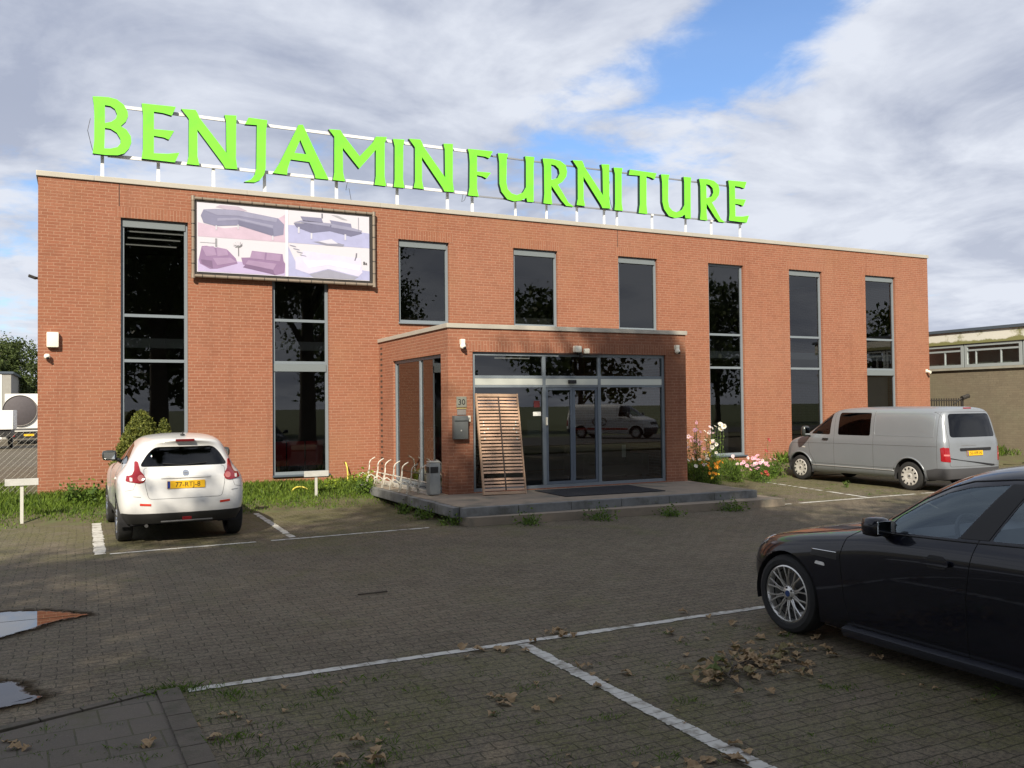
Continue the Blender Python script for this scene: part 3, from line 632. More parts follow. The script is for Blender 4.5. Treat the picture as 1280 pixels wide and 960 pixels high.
def flat(name, pts, col, layer, parent, rough=.55, curve=None):
    m = MB(); m.prism(pts, .0006, at(0, -.112-.0022*layer, 0)); col = tuple(c**1.6*.9+.02 if max(col) > .5 else c*.80 for c in col); o = m.build(name, mat(f'print_{int(col[0]*999)}_{int(col[1]*999)}_{int(col[2]*999)}', col, rough, var=.16, vscale=4.5), ban); return on_ban(o)
sheet = MB(); sheet.box(sx0, sx1, -.112, -.104, sz0, sz1); on_ban(sheet.build('printed_sheet', mat('banner_white', (.575,.56,.62), .5), ban))
BW, BH = sx1-sx0, sz1-sz0
def q(cx, cz, pts): return [(sx0+BW*(cx+x*.5), sz0+BH*(cz+z*.5)) for x, z in pts]
LAV, LAV2, LAV3 = (.25,.25,.38), (.33,.33,.47), (.19,.19,.30); PUR, PUR2, PUR3 = (.31,.20,.36), (.40,.28,.45), (.22,.14,.26)
fl1, fl2, fl3 = (.68,.58,.67), (.55,.56,.74), (.62,.55,.74)
pc = [0]
def pic(name, c, pts, col, lay): flat(name, q(*c, pts), col, lay, ban)
A = (0, .5); B = (.505, .5); Cc = (0, 0); D = (.505, 0)
pic('printed_floor', A, [(.01,.02),(.98,.02),(.98,.85),(.8,.55),(.3,.30),(.01,.42)], fl1, 1)
pic('printed_wall', A, [(.2,.90),(.25,.97),(.45,.97),(.55,.86),(.4,.82)], (.60,.54,.62), 1)
pic('printed_sofa', A, [(.04,.62),(.07,.80),(.22,.85),(.45,.86),(.90,.72),(.97,.55),(.96,.24),(.85,.17),(.45,.42),(.20,.35),(.07,.42)], LAV, 2)
pic('printed_sofa', A, [(.08,.78),(.22,.84),(.45,.85),(.89,.71),(.88,.60),(.45,.70),(.22,.67)], LAV2, 3)
pic('printed_sofa', A, [(.22,.58),(.44,.64),(.84,.50),(.84,.42),(.45,.58),(.22,.50)], LAV2, 3)
pic('printed_sofa', A, [(.45,.56),(.84,.40),(.85,.18),(.45,.43)], LAV3, 3)
for x, z in ((.2,.33),(.44,.40),(.83,.15)): pic('printed_sofa_leg', A, [(x,z-.09),(x+.015,z-.09),(x+.015,z+.04),(x,z+.04)], (.7,.7,.75), 4)
pic('printed_floor', B, [(.0,.02),(.99,.02),(.99,.48),(.55,.58),(.0,.55)], fl2, 1)
pic('printed_sofa', B, [(.07,.62),(.10,.50),(.28,.36),(.5,.46),(.76,.34),(.90,.46),(.88,.55),(.76,.60),(.5,.66),(.2,.64)], LAV3, 2)
pic('printed_sofa', B, [(.15,.84),(.40,.84),(.42,.70),(.18,.70)], LAV, 3); pic('printed_sofa', B, [(.50,.80),(.76,.74),(.77,.62),(.52,.69)], LAV, 3)
pic('printed_sofa', B, [(.07,.64),(.15,.66),(.5,.60),(.52,.70),(.16,.72)], LAV2, 3); pic('printed_sofa', B, [(.52,.69),(.77,.62),(.90,.55),(.88,.50),(.52,.58)], LAV2, 3)
for x, z in ((.12,.33),(.27,.18),(.68,.22)): pic('printed_sofa_leg', B, [(x,z),(x+.02,z),(x+.02,z+.18),(x,z+.18)], (.72,.72,.78), 4)
pic('printed_table', B, [(.30,.10),(.45,.02),(.66,.02),(.68,.08),(.5,.16)], (.30,.30,.40), 3)
pic('printed_table', B, [(.36,.12),(.47,.07),(.60,.09),(.52,.22)], (.72,.72,.80), 4)
pic('printed_lamp', B, [(.85,.52),(.857,.52),(.857,.95),(.85,.95)], (.3,.3,.38), 4); pic('printed_stairs', B, [(.52,.96),(.60,.96),(.72,.84),(.66,.84)], (.45,.45,.5), 2)
pic('printed_frame', B, [(.40,.84),(.415,.84),(.415,.98),(.40,.98)], (.2,.2,.25), 4)
pic('printed_floor', Cc, [(.01,.02),(.98,.02),(.98,.30),(.6,.36),(.01,.36)], fl3, 1)
pic('printed_sofa', Cc, [(.02,.38),(.05,.74),(.10,.76),(.33,.68),(.42,.45),(.44,.30),(.22,.12),(.14,.10),(.03,.24)], PUR, 2)
pic('printed_cushion', Cc, [(.05,.72),(.18,.76),(.21,.50),(.10,.46)], PUR2, 3); pic('printed_cushion', Cc, [(.21,.74),(.32,.70),(.34,.52),(.22,.48)], PUR2, 3)
pic('printed_seat', Cc, [(.17,.42),(.36,.46),(.43,.34),(.22,.22)], PUR2, 3); pic('printed_seat', Cc, [(.04,.36),(.16,.34),(.17,.12),(.05,.24)], PUR3, 3)
pic('printed_sofa', Cc, [(.48,.48),(.58,.50),(.60,.70),(.95,.66),(.96,.46),(.98,.38),(.97,.10),(.86,.02),(.50,.28)], PUR, 2)
pic('printed_cushion', Cc, [(.60,.68),(.75,.68),(.74,.46),(.58,.48)], PUR2, 3); pic('printed_cushion', Cc, [(.77,.67),(.93,.64),(.92,.44),(.76,.46)], PUR2, 3)
pic('printed_seat', Cc, [(.56,.42),(.88,.36),(.84,.18),(.53,.30)], PUR2, 3); pic('printed_seat', Cc, [(.53,.29),(.84,.17),(.86,.03),(.50,.20)], PUR3, 3)
for a in range(9):
    t = a*.7; pic('printed_plant', Cc, [(.45+.05*math.cos(t)-.015,.84+.09*math.sin(t)),(.45+.05*math.cos(t+.4),.84+.09*math.sin(t+.4)+.03),(.45+.02*math.cos(t),.84)], (.22,.22,.24), 3)
pic('printed_plant', Cc, [(.446,.84),(.455,.84),(.455,.52),(.446,.52)], (.22,.22,.24), 4)
pic('printed_lamp', Cc, [(.195,.76),(.215,.76),(.215,.99),(.195,.99)], (.32,.32,.36), 4); pic('printed_shelf', Cc, [(.03,.85),(.2,.85),(.2,.86),(.03,.86)], (.45,.45,.5), 4)
pic('printed_floor', D, [(.0,.02),(.99,.02),(.99,.30),(.5,.42),(.12,.3),(.0,.95)], fl2, 1)
pic('printed_sofa', D, [(.09,.60),(.16,.62),(.18,.80),(.88,.68),(.90,.24),(.85,.12),(.48,.30),(.25,.12),(.09,.24)], (.74,.72,.84), 2)
pic('printed_seat', D, [(.18,.50),(.5,.56),(.88,.46),(.86,.30),(.48,.42),(.25,.30)], (.82,.80,.90), 3)
pic('printed_rug', D, [(.25,.10),(.48,.28),(.85,.10),(.8,.02),(.3,.02)], (.36,.36,.46), 2)
for i in range(4): pic('printed_stairs', D, [(.02+i*.04,.96-i*.09),(.09+i*.04,.93-i*.09),(.10+i*.04,.90-i*.09),(.03+i*.04,.93-i*.09)], (.45,.45,.55), 3)
pic('printed_border', (0,0), [(.985,0),(1.015,0),(1.015,2),(.985,2)], (.84,.82,.86), 4)
pic('printed_lamp', D, [(.81,.60),(.83,.72),(.835,.84),(.82,.84),(.815,.73),(.80,.61)], (.2,.2,.25), 4)
def text_mesh(name, body, size, mat_, parent, M, ext=.001, align='CENTER'):
    c = bpy.data.curves.new('lettering', 'FONT'); c.body = body; c.size = size; c.extrude = ext; c.align_x = align; c.align_y = 'CENTER'; c.resolution_u = 3
    t = bpy.data.objects.new('lettering', c); SC.collection.objects.link(t)
    bpy.context.view_layer.update(); dg = bpy.context.evaluated_depsgraph_get()
    me = bpy.data.meshes.new_from_object(t.evaluated_get(dg)); bpy.data.objects.remove(t); bpy.data.curves.remove(c)
    me.transform(M); return link_mesh(name, me, mat_, parent)
on_ban(text_mesh('lettering', 'Ba', .10, BLACK, ban, at(sx0+BW*.972, -.122, sz0+BH*.27)))
# ---------------------------------------------------------------- fixtures on the wall
o = thing('alarm_box', 'cream plastic alarm box high on the left end of the brick wall', 'alarm', (.262, 0, 3.335))
m = MB(); m.bbox((0,-.055,0), (.215,.11,.30), None, .03); m.build('cover', OFFWH, o, 'auto'); MB().bbox((0,-.04,-.135),(.16,.09,.05),None,.01).build('sounder_grille', mat('tan_plastic', (.30,.24,.16)), o)
def dome_cam(x, y, z, label, arm=True, nx=0, cat='camera'):
    o = thing('security_camera', label, 'camera', (x, y, z), nx, 'security cameras')
    if arm:
        m = MB(); m.bbox((0,-.045,.07), (.085,.09,.10), None, .015); m.build('mount', OFFWH, o, 'auto')
    m = MB(); m.lathe([(0,-.055),(.03,-.052),(.052,-.03),(.058,0),(.05,.03),(.03,.048),(0,.05)], 18, Matrix.Translation((0,-.07,-.015)))
    m.build('camera_housing', OFFWH, o, True)
    m = MB(); m.lathe([(.0,.064),(.022,.062),(.028,.05)], 14, Matrix.Translation((.012,-.075,-.03)) @ Matrix.Rotation(rad(115), 4, 'X')); m.build('lens', BLACK, o, True)
dome_cam(.165, 0, 3.02, 'small white dome camera just below the cream alarm box', False)
dome_cam(7.225, PY, 3.085, 'white dome camera on the left entrance pillar, above the number plate')
dome_cam(12.20, PY, 3.075, 'white dome camera on a bracket, on the dark right pillar of the entrance')
o = thing('security_camera', 'small white bullet camera on the far right corner of the brick wall', 'camera', (25.33, 0, 2.88), 0, 'security cameras')
MB().tube([(0,-.16,-.02),(0,-.02,.02)], .045, 12).build('camera_housing', OFFWH, o, 'auto'); MB().bbox((0,-.015,.03),(.08,.03,.1)).build('mount', OFFWH, o)
o = thing('flood_light', 'white twin floodlight with motion sensor above the entrance doors', 'light', (9.80, PY, 3.03))
m = MB(); m.bbox((-.09,-.09,.03),(.16,.10,.13), Matrix.Rotation(.25,3,'Z'), .02); m.build('lamp_head', OFFWH, o, 'auto')
m = MB(); m.bbox((.11,-.11,-.01),(.11,.15,.10), Matrix.Rotation(-.35,3,'Z') , .02); m.build('lamp_head', OFFWH, o, 'auto')
m = MB(); m.bbox((.0,-.03,-.01),(.10,.06,.16),None,.01); m.lathe([(0,-.06),(.04,-.05),(.045,0),(.0,.04)],12,Matrix.Translation((0.01,-.07,-.085))); m.build('motion_sensor', BLACK, o, 'auto')
m = MB(); m.box(-.48,.55,-.02,-.003,-.075,-.045); m.build('cable_duct', mat('brown_duct',(.05,.022,.015)), o)
o = thing('number_plate', 'grey house number plate with 30 above a smaller blank plate on the left pillar', 'sign', (7.21, PY-.001, 1.95))
m = MB(); m.bbox((0,-.008,.07),(.205,.014,.20),None,.004); m.build('plate', mat('stone_grey_plate', (.20,.20,.165), .6, var=.3, vscale=30), o)
text_mesh('numerals', '30', .155, BLACK, o, at(0, -.0175, .062), .0015)
MB().box(-.10,.10,-.013,-.001,-.062,-.043).build('gold_strip', mat('gold_strip', (.55,.46,.20), .4, .4), o); MB().bbox((0,-.007,-.125),(.18,.012,.10),None,.003).build('lower_plate', mat('worn_grey_plate', (.22,.20,.19), .6, var=.2, vscale=20), o)
o = thing('letter_box', 'grey metal letter box on the left pillar below the number plate', 'mailbox', (7.16, PY-.001, 1.54))
GM = mat('letter_box_grey', (.135,.145,.145), .45, .3, var=.12, vscale=4)
m = MB(); m.bbox((0,-.055,0),(.285,.108,.44),None,.01); m.build('box', GM, o, 'auto'); m = MB(); m.bbox((0,-.064,.165),(.275,.125,.09),Matrix.Rotation(-.1,3,'X'),.008); m.build('flap', GM, o, 'auto')
m = MB(); m.box(-.10,.10,-.1295,-.112,.13,.136); m.build('slot', BLACK, o)
m = MB(); m.lathe([(0,.112),(.012,.112),(.014,.108)],10,Matrix.Rotation(rad(90),4,'X')@Matrix.Translation((0,-.06,0))); m.build('lock', GALV, o)
o = thing('door_bell', 'small cream door bell beside the letter box', 'doorbell', (7.355, PY, 1.70)); MB().bbox((0,-.012,0),(.07,.024,.115),None,.006).build('plate', OFFWH, o); MB().bbox((0,-.027,.01),(.03,.012,.035),None,.004).build('button', mat('grey_button',(.3,.3,.3)), o)
o = thing('wall_lamp', 'small dark lamp sticking out from the left side wall of the store', 'light', (-.001, .55, 4.62))
MB().bbox((-.04,0,0),(.08,.05,.05)).build('arm', BLACK, o); MB().bbox((-.12,0,.02),(.14,.14,.05),Matrix.Rotation(.35,3,'Y'),.01).build('lamp_head', BLACK, o)
# ---------------------------------------------------------------- entrance platform
up = [(6.20,-.35),(6.22,-2.5),(6.27,-6.25),(6.33,-6.34),(12.30,-6.52),(12.47,-4.24),(12.47,-.35)]
structure(MB().prism([(6.30,-6.20),(6.36,-6.56),(12.62,-6.98),(12.70,-4.4),(12.47,-4.2),(7,-4.2)], .139, Matrix.Translation((0,0,.0))).build('entrance_step', CONC))
structure(MB().prism([(x+(0.06 if x<6.4 else -.0), y+(.06 if y<-6 else 0)) for x,y in up], .1435, Matrix.Translation((0,0,.14))).build('entrance_platform', CONC))
eb = MB(); p0, p1 = Vector((6.30,-6.335)), Vector((12.31,-6.52)); d = (p1-p0); n = 6
for i in range(n):
    c = p0+d*((i+.5)/n); eb.bbox((c.x, c.y, .205), (d.length/n-.008, .125, .155), Matrix.Rotation(math.atan2(d.y,d.x),3,'Z'), .012)
p0, p1 = Vector((6.20,-.4)), Vector((6.25,-6.25)); d = p1-p0; n = 6
for i in range(n):
    c = p0+d*((i+.5)/n); eb.bbox((c.x, c.y, .20), (d.length/n-.008, .12, .165), Matrix.Rotation(math.atan2(d.y,d.x),3,'Z'), .012)
structure(eb.build('entrance_edging', CONCD))
MATM = mat('ribbed_mat', (.017,.018,.022), .95, bump=1, bscale=70)
tag(MB().prism([(8.62,-4.50),(8.58,-5.78),(10.70,-5.87),(10.78,-4.50)], .014, Matrix.Translation((0,0,.285))).build('door_mat', MATM), 'black rubber door mat lying in front of the sliding doors', 'mat')
# slatted bed base leaning against the shop front
WOOD = mat('birch_slat', (.60,.385,.26), .5, var=.14, vscale=5); WOODF = mat('birch_frame', (.47,.31,.20), .55, var=.15, vscale=6)
bed = thing('bed_base', 'pale wooden slatted bed base leaning upright against the entrance window', 'bed base', (7.84, -4.80, .286), rad(-2.5))
bed.rotation_euler.x = -.225; bed.rotation_euler.y = .014
Wd, Hd = .87, 1.93
for s in (-1, 1):
    m = MB(); m.bbox((s*(Wd/2-.012), 0, Hd/2), (.026, .06, Hd), None, .004); m.build('side_rail', WOODF, bed)
for z in (.03, Hd-.035):
    m = MB(); m.bbox((0, -.002, z), (Wd-.055, .05, .055), None, .004); m.build('end_rail', WOODF, bed)
n = 28
for i in range(n):
    if i == 4: continue
    z = .095+(Hd-.20)*i/(n-1)
    m = MB(); k = 8; w = .037; vs = []
    for j in range(k+1):
        x = -(Wd/2-.03)+(Wd-.06)*j/k; y = -.02-.012*math.sin(math.pi*j/k)
        vs += [(x,y-.004,z-w/2),(x,y-.004,z+w/2),(x,y+.005,z+w/2),(x,y+.005,z-w/2)]
    fs = [(j*4+a, j*4+(a+1)%4, (j+1)*4+(a+1)%4, (j+1)*4+a) for j in range(k) for a in range(4)]+[(3,2,1,0),(k*4,k*4+1,k*4+2,k*4+3)]
    m.add(vs, fs); m.build('slat', WOOD, bed, False)
MB().box(.0,.028,-.044,-.038,.07,Hd-.06).build('centre_belt', mat('dark_belt',(.06,.04,.03)), bed)
m = MB()
for z in (1.17,1.24,1.05,1.31,1.37):
    for x in (-.33,.33) if z != 1.24 else (-.25,.28): m.lathe([(0,.006),(.014,.005),(.016,0)],8,Matrix.Translation((x,-.04,z))@Matrix.Rotation(rad(90),4,'X'))
m.build('slider', OFFWH, bed)
# litter bin
binn = thing('ashtray_bin', 'grey metal litter bin with an ashtray top beside the left pillar of the entrance', 'bin', (6.66, -4.17, .286))
BING = mat('bin_grey', (.26,.275,.28), .45, .2, var=.08, vscale=6)
m = MB(); m.bbox((0,0,.31),(.22,.22,.60),None,.055); m.build('body', BING, binn, 'auto'); MB().bbox((0,0,.622),(.20,.20,.025),None,.03).build('lid', GALV, binn, 'auto')
MB().bbox((-.02,-.109,.475),(.155,.012,.115),None,.004).build('opening', BLACK, binn); MB().bbox((-.112,-.01,.475),(.012,.13,.115),None,.004).build('opening', BLACK, binn)
# bicycle rack
rack = thing('bike_rack', 'white painted steel bicycle rack with raised wheel hoops beside the entrance porch', 'bike rack', (6.45, -2.1, .285))
RK = mat('chipped_white_steel', (.62,.60,.53), .5, stain=(.28,.20,.13), stscale=7)
for x in (.17, .34): MB().box(x-.02,x+.02,-2.0,1.72,.0,.03).build('base_rail', GALV, rack)
MB().tube([(.24,-2.0,.20),(.24,1.72,.20)],.014,8).build('top_rail', RK, rack)
for i, y in enumerate((1.45, .83, .33, -.24, -.74, -1.30, -1.75)):
    m = MB(); hi = i % 2 == 0
    for dy in (-.035, .035):
        m.tube([(.02,y+dy,.01),(.03,y+dy,.18),(.055,y+dy*.6,.30),(.06,y,.40)], .009, 6)
        m.tube([(-.20,y+dy,.01),(-.17,y+dy,.17),(-.10,y+dy,.215),(-.02,y+dy,.16),(.04,y+dy,.05)], .008, 6)
    m.tube([(.055,y,.38),(.065,y,.44),(.085,y,.475),(.13,y,.51),(.19,y,.54)],.013,7); m.tube([(-.20,y-.035,.02),(-.20,y+.035,.02)],.009,6)
    m.build('wheel_holder', RK, rack, True)
# low parking name boards
def name_board(x, y, z0, zc, label):
    o = thing('parking_sign', label, 'sign', (x, y, z0), 0, 'blank parking boards on the verge')
    MB().bbox((0,-.03,zc-z0),(.50,.025,.115),None,.004).build('board', mat('weathered_white_board',(.47,.47,.45),.5,var=.2,vscale=9,stain=(.40,.40,.38),stscale=6), o)
    MB().box(-.025,.025,-.016,.016,-.05,zc-z0).build('post', GALV, o)
name_board(-.14, -2.5, .02, .735, 'blank white board on a low post, at the left corner of the store')
name_board(5.05, -1.75, .07, .60, 'blank white board on a low post, beside the yellow garden hose')
# garden hose and tap
HOSE = mat('yellow_hose', (.62,.52,.09), .5)
o = thing('garden_hose', 'yellow garden hose hanging from a wall tap and looping through the grass', 'hose', (6.12, -.05, .70))
m = MB(); m.tube([(0,-.03,0),(.0,-.09,-.02),(.02,-.12,-.12),(.03,-.13,-.3),(.02,-.14,-.45),(-.04,-.2,-.52),(-.2,-.35,-.50),(-.38,-.45,-.44),(-.55,-.4,-.44),(-.66,-.45,-.53)], .018, 8)
def loop(cx, cy, r, z, a0, a1, tilt=.5, h=.12):
    return [(cx+r*math.cos(a), cy+r*.6*math.sin(a), z+h*max(0, math.sin((a-a0)/(a1-a0)*math.pi))) for a in [a0+(a1-a0)*i/16 for i in range(17)]]
m.tube([(-.66,-.45,-.53)]+loop(-.86,-.95,.17,-.53,math.pi*.4,-math.pi*1.6,h=.06)+loop(-1.25,-1.15,.18,-.53,.0,math.pi*1.05,h=.12),.018,8)
m.build('hose', HOSE, o, True); MB().tube([(0,.05,.0),(0,-.04,.0),(0,-.06,-.03)],.02,8).build('tap', mat('brass',(.35,.27,.12),.35,.8), o)
# things seen inside
RED = mat('red_upholstery', (.55,.022,.026), .7); CREAM = mat('cream_fabric', (.40,.36,.30), .9)
def sofa(x, y, w, m_, label, cat='sofa', rz=0, z=.286):
    o = thing('sofa', label, cat, (x, y, z), rz)
    MB().bbox((0,0,.22),(w,.85,.24),None,.05).build('seat', m_, o, 'auto'); MB().bbox((0,-.36,.52),(w-.04,.18,.50),None,.06).build('backrest', m_, o, 'auto')
    for s in (-1,1): MB().bbox((s*(w/2-.09),0,.36),(.18,.85,.40),None,.05).build('armrest', m_, o, 'auto')
    for sx in (-1,1):
        for sy in (-1,1): MB().box(sx*(w/2-.12)-.02,sx*(w/2-.12)+.02,sy*.34-.02,sy*.34+.02,.0,.10).build('leg', BLACK, o)
    return o
for i, x in enumerate((4.72, 5.14, 5.56)):
    o = thing('dining_chair', ['left','middle','right'][i]+' one of three dark red high backed chairs inside the window under the banner', 'chair', (x, .62, .286), 0, 'dark red chairs behind the window')
    MB().bbox((0,.1,.46),(.40,.42,.08),None,.03).build('seat', RED, o, 'auto'); MB().bbox((0,-.10,.62),(.40,.06,.56),None,.025).build('backrest', RED, o, 'auto')
    for sx in (-1,1):
        for sy in (-.06,.27): MB().box(sx*.17-.02,sx*.17+.02,sy-.02,sy+.02,0,.42).build('leg', BLACK, o)
sofa(11.2,-3.0,1.7,mat('taupe_fabric',(.16,.13,.10),.9),'taupe sofa standing inside the right entrance window',rz=math.pi)
sofa(8.6,-2.6,1.2,CREAM,'cream armchair inside the glass behind the bed base','armchair',rz=.5)
# patterned screens inside porch side window
scr = mat('pale_cloth', (.52,.47,.42), .8)
for i, y in enumerate((-1.45, -2.0, -2.92, -3.5)):
    o = thing('patterned_chair', ['rearmost','second from the rear','third from the rear','frontmost'][i]+' white ring patterned chair inside the porch side window', 'chair', (PX0+.55, y, .286), 0, 'patterned chairs inside the porch')
    m = MB()
    for r_ in range(3):
        for c_ in range(2):
            for zz in range(14):
                a, b = 2*math.pi*zz/14, 2*math.pi*(zz+1)/14
                P = [Vector((-.06, (c_-.5)*.22+rr_*math.cos(t), .62+r_*.22+rr_*math.sin(t))) for t in (a,b) for rr_ in (.085,.12)]
                m.quad(P[0],P[1],P[3],P[2])
    MB().bbox((0,0,.75),(.08,.48,.95),None,.02).build('backrest', mat('brown_fabric',(.10,.05,.035),.9), o, 'auto')
    m.build('ring_pattern', scr, o); MB().bbox((.25,0,.42),(.5,.48,.10),None,.03).build('seat', mat('brown_fabric',(.10,.05,.035)), o, 'auto')
    for sx in (.05,.45):
        for sy in (-.2,.2): MB().box(sx-.02,sx+.02,sy-.02,sy+.02,0,.38).build('leg', BLACK, o)
for x, w, h, lab in ((17.35,.5,1.0,'grey cabinet standing inside the tall window behind the flowers'),(23.4,.7,1.15,'pale cabinet standing inside the rightmost tall window')):
    o = thing('cabinet', lab, 'cabinet', (x, .75, .286)); MB().bbox((0,0,h/2+.03),(w,.45,h-.06),None,.01).build('carcass', mat('pale_cabinet',(.38,.35,.31),.7), o)
    MB().box(-w/2+.02,w/2-.02,-.2,.2,0,.03).build('plinth', BLACK, o); MB().bbox((.12,-.235,h*.6),(.015,.02,.14),None,.004).build('handle', GALV, o)
# ---------------------------------------------------------------- neighbour
nb = thing('neighbour_hall', 'low tan brick hall next door with grey strip windows under a mossy white fascia', 'building', (28, 0, 0))
def nbm(m, name, mt): 
    o = m.build(name, mt, nb); o.location = (-28, 0, 0); return o
nbm(MB().quad((28,30,-.05),(28,-7,-.05),(28,-7,2.99),(28,30,2.99)).quad((28,-7,-.05),(45,-7,-.05),(45,-7,4.2),(28,-7,4.2)).quad((45,-7,-.05),(45,30,-.05),(45,30,4.2),(45,-7,4.2)).quad((45,30,-.05),(28,30,-.05),(28,30,4.2),(45,30,4.2)), 'wall', TANBRICK)
def fascia_mat():
    m, nt, N, L = nodes_of('mossy_fascia'); b = N['Principled BSDF']; b.inputs['Roughness'].default_value = .7
    tc = N.new('ShaderNodeTexCoord'); P = tc.outputs['Object']; sep = N.new('ShaderNodeSeparateXYZ'); L.new(P, sep.inputs[0])
    k = mth(nt, 'ADD', noise(nt, P, .9, 7, .7), mrange(nt, sep.outputs[2], 4.05, 3.88, 0, .28))
    L.new(mixc(nt, mrange(nt, k, .52, .66), (.66,.65,.58), (.20,.20,.08)), b.inputs['Base Color']); return m
nbm(MB().box(27.90,28.1,-7.1,30,3.88,4.30), 'fascia', fascia_mat()); nbm(MB().box(27.84,28.3,-7.2,30,4.302,4.40), 'roof_edge', ALUD)
nbm(MB().box(28.3,45,-7,30,4.1,4.2), 'roof', mat('roofing_felt', (.06,.06,.06)))
nbm(MB().box(27.93,28.02,-7.05,30,2.99,3.07), 'sill', mat('nb_sill',(.30,.29,.24),.7,var=.3,vscale=3))
WG = mat('hall_window_grey', (.30,.335,.34), .5); f_n = lambda u, z, d: (28-.06+d, u, z)
NG = glass('hall_glass', (.45,.50,.48), 1.6)
for i in range(9):
    y0 = -6.9+i*2.16-.0
    yy0, yy1 = .575-2.09*(3-i)+.02, .575-2.09*(2-i)-.02
    m = MB(); bar = frame_rect(m, yy0, yy1, 3.075, 3.878, .10, f_n, 0, .09)
    for t in (.36, .80): bar(yy0+(yy1-yy0)*t-.02, yy0+(yy1-yy0)*t+.02, 3.18, 3.62, .02, .07)
    bar(yy0+.101, yy1-.101, 3.62, 3.68, .01, .08)
    w = m.build('window', WG, nb); w.location = (-28,0,0)
    p = pane(yy0+.09, yy1-.09, 3.16, 3.79, f_n, .05, w, NG)
nbm(MB().box(28.25,28.3,-6.9,29.9,3.0,3.87), 'window_backing', mat('hall_blind',(.34,.36,.33),.9,var=.3,vscale=1))
# railing gate between the two buildings
fg = thing('railing_gate', 'black steel bar gate closing the gap between the store and the tan hall', 'fence', (25.52, .3, 0))
IRON = mat('black_iron', (.03,.027,.025), .6)
for z in (.35, 1.95): MB().box(0,1.9,-.015,.015,z-.02,z+.02).build('rail', IRON, fg)
for i in range(16): MB().box(.05+i*.12-.01,.05+i*.12+.01,-.0149,.0149,.12,2.02).build('bar', IRON, fg)
for x in (.0,1.9): MB().box(x-.035,x+.035,-.035,.035,0,2.05).build('post', IRON, fg)
o = thing('wall_spotlight', 'black spotlight on a slanted arm at the end of the bar gate', 'light', (27.35,.28,1.98))
MB().tube([(-.38,0,-.16),(.12,0,.08)],.025,8).build('arm', IRON, o); MB().tube([(.02,-.02,.04),(.30,-.05,.12)],.075,10).build('lamp_head', IRON, o, 'auto')
# ---------------------------------------------------------------- vehicles
def cage_body(rows, level=3):
    """half cage rows[i][k] (x>=0), mirrored and smoothed by subdivision"""
    bm = bmesh.new(); K = len(rows[0]); V = []
    for sgn in (1, -1):
        G = []
        for i, row in enumerate(rows):
            g = []
            for k, p in enumerate(row):
                if sgn == -1 and abs(p[0]) < 1e-6: g.append(V[0][i][k])
                else: g.append(bm.verts.new((sgn*p[0], p[1], p[2])))
            G.append(g)
        V.append(G)
        for i in range(len(rows)-1):
            for k in range(K-1):
                f = [G[i][k], G[i+1][k], G[i+1][k+1], G[i][k+1]]
                u = []
                for v in f:
                    if v not in u: u.append(v)
                if len(u) > 2:
                    try: bm.faces.new(u if sgn == 1 else u[::-1])
                    except ValueError: pass
    bmesh.ops.remove_doubles(bm, verts=bm.verts[:], dist=.0005)
    bmesh.ops.recalc_face_normals(bm, faces=bm.faces[:])
    me = bpy.data.meshes.new('cage'); bm.to_mesh(me); bm.free()
    o = bpy.data.objects.new('cage', me); SC.collection.objects.link(o)
    md = o.modifiers.new('s', 'SUBSURF'); md.levels = level; md.render_levels = level
    bpy.context.view_layer.update(); dg = bpy.context.evaluated_depsgraph_get()
    m2 = bpy.data.meshes.new_from_object(o.evaluated_get(dg)); bpy.data.objects.remove(o); bpy.data.meshes.remove(me)
    bm = bmesh.new(); bm.from_mesh(m2); bpy.data.meshes.remove(m2)
    bm.normal_update()
    top = max(bm.faces, key=lambda f: f.calc_center_median().z)
    if top.normal.z < 0: bmesh.ops.reverse_faces(bm, faces=bm.faces[:]); bm.normal_update()
    return bm
def shrinkfix(rows): return rows
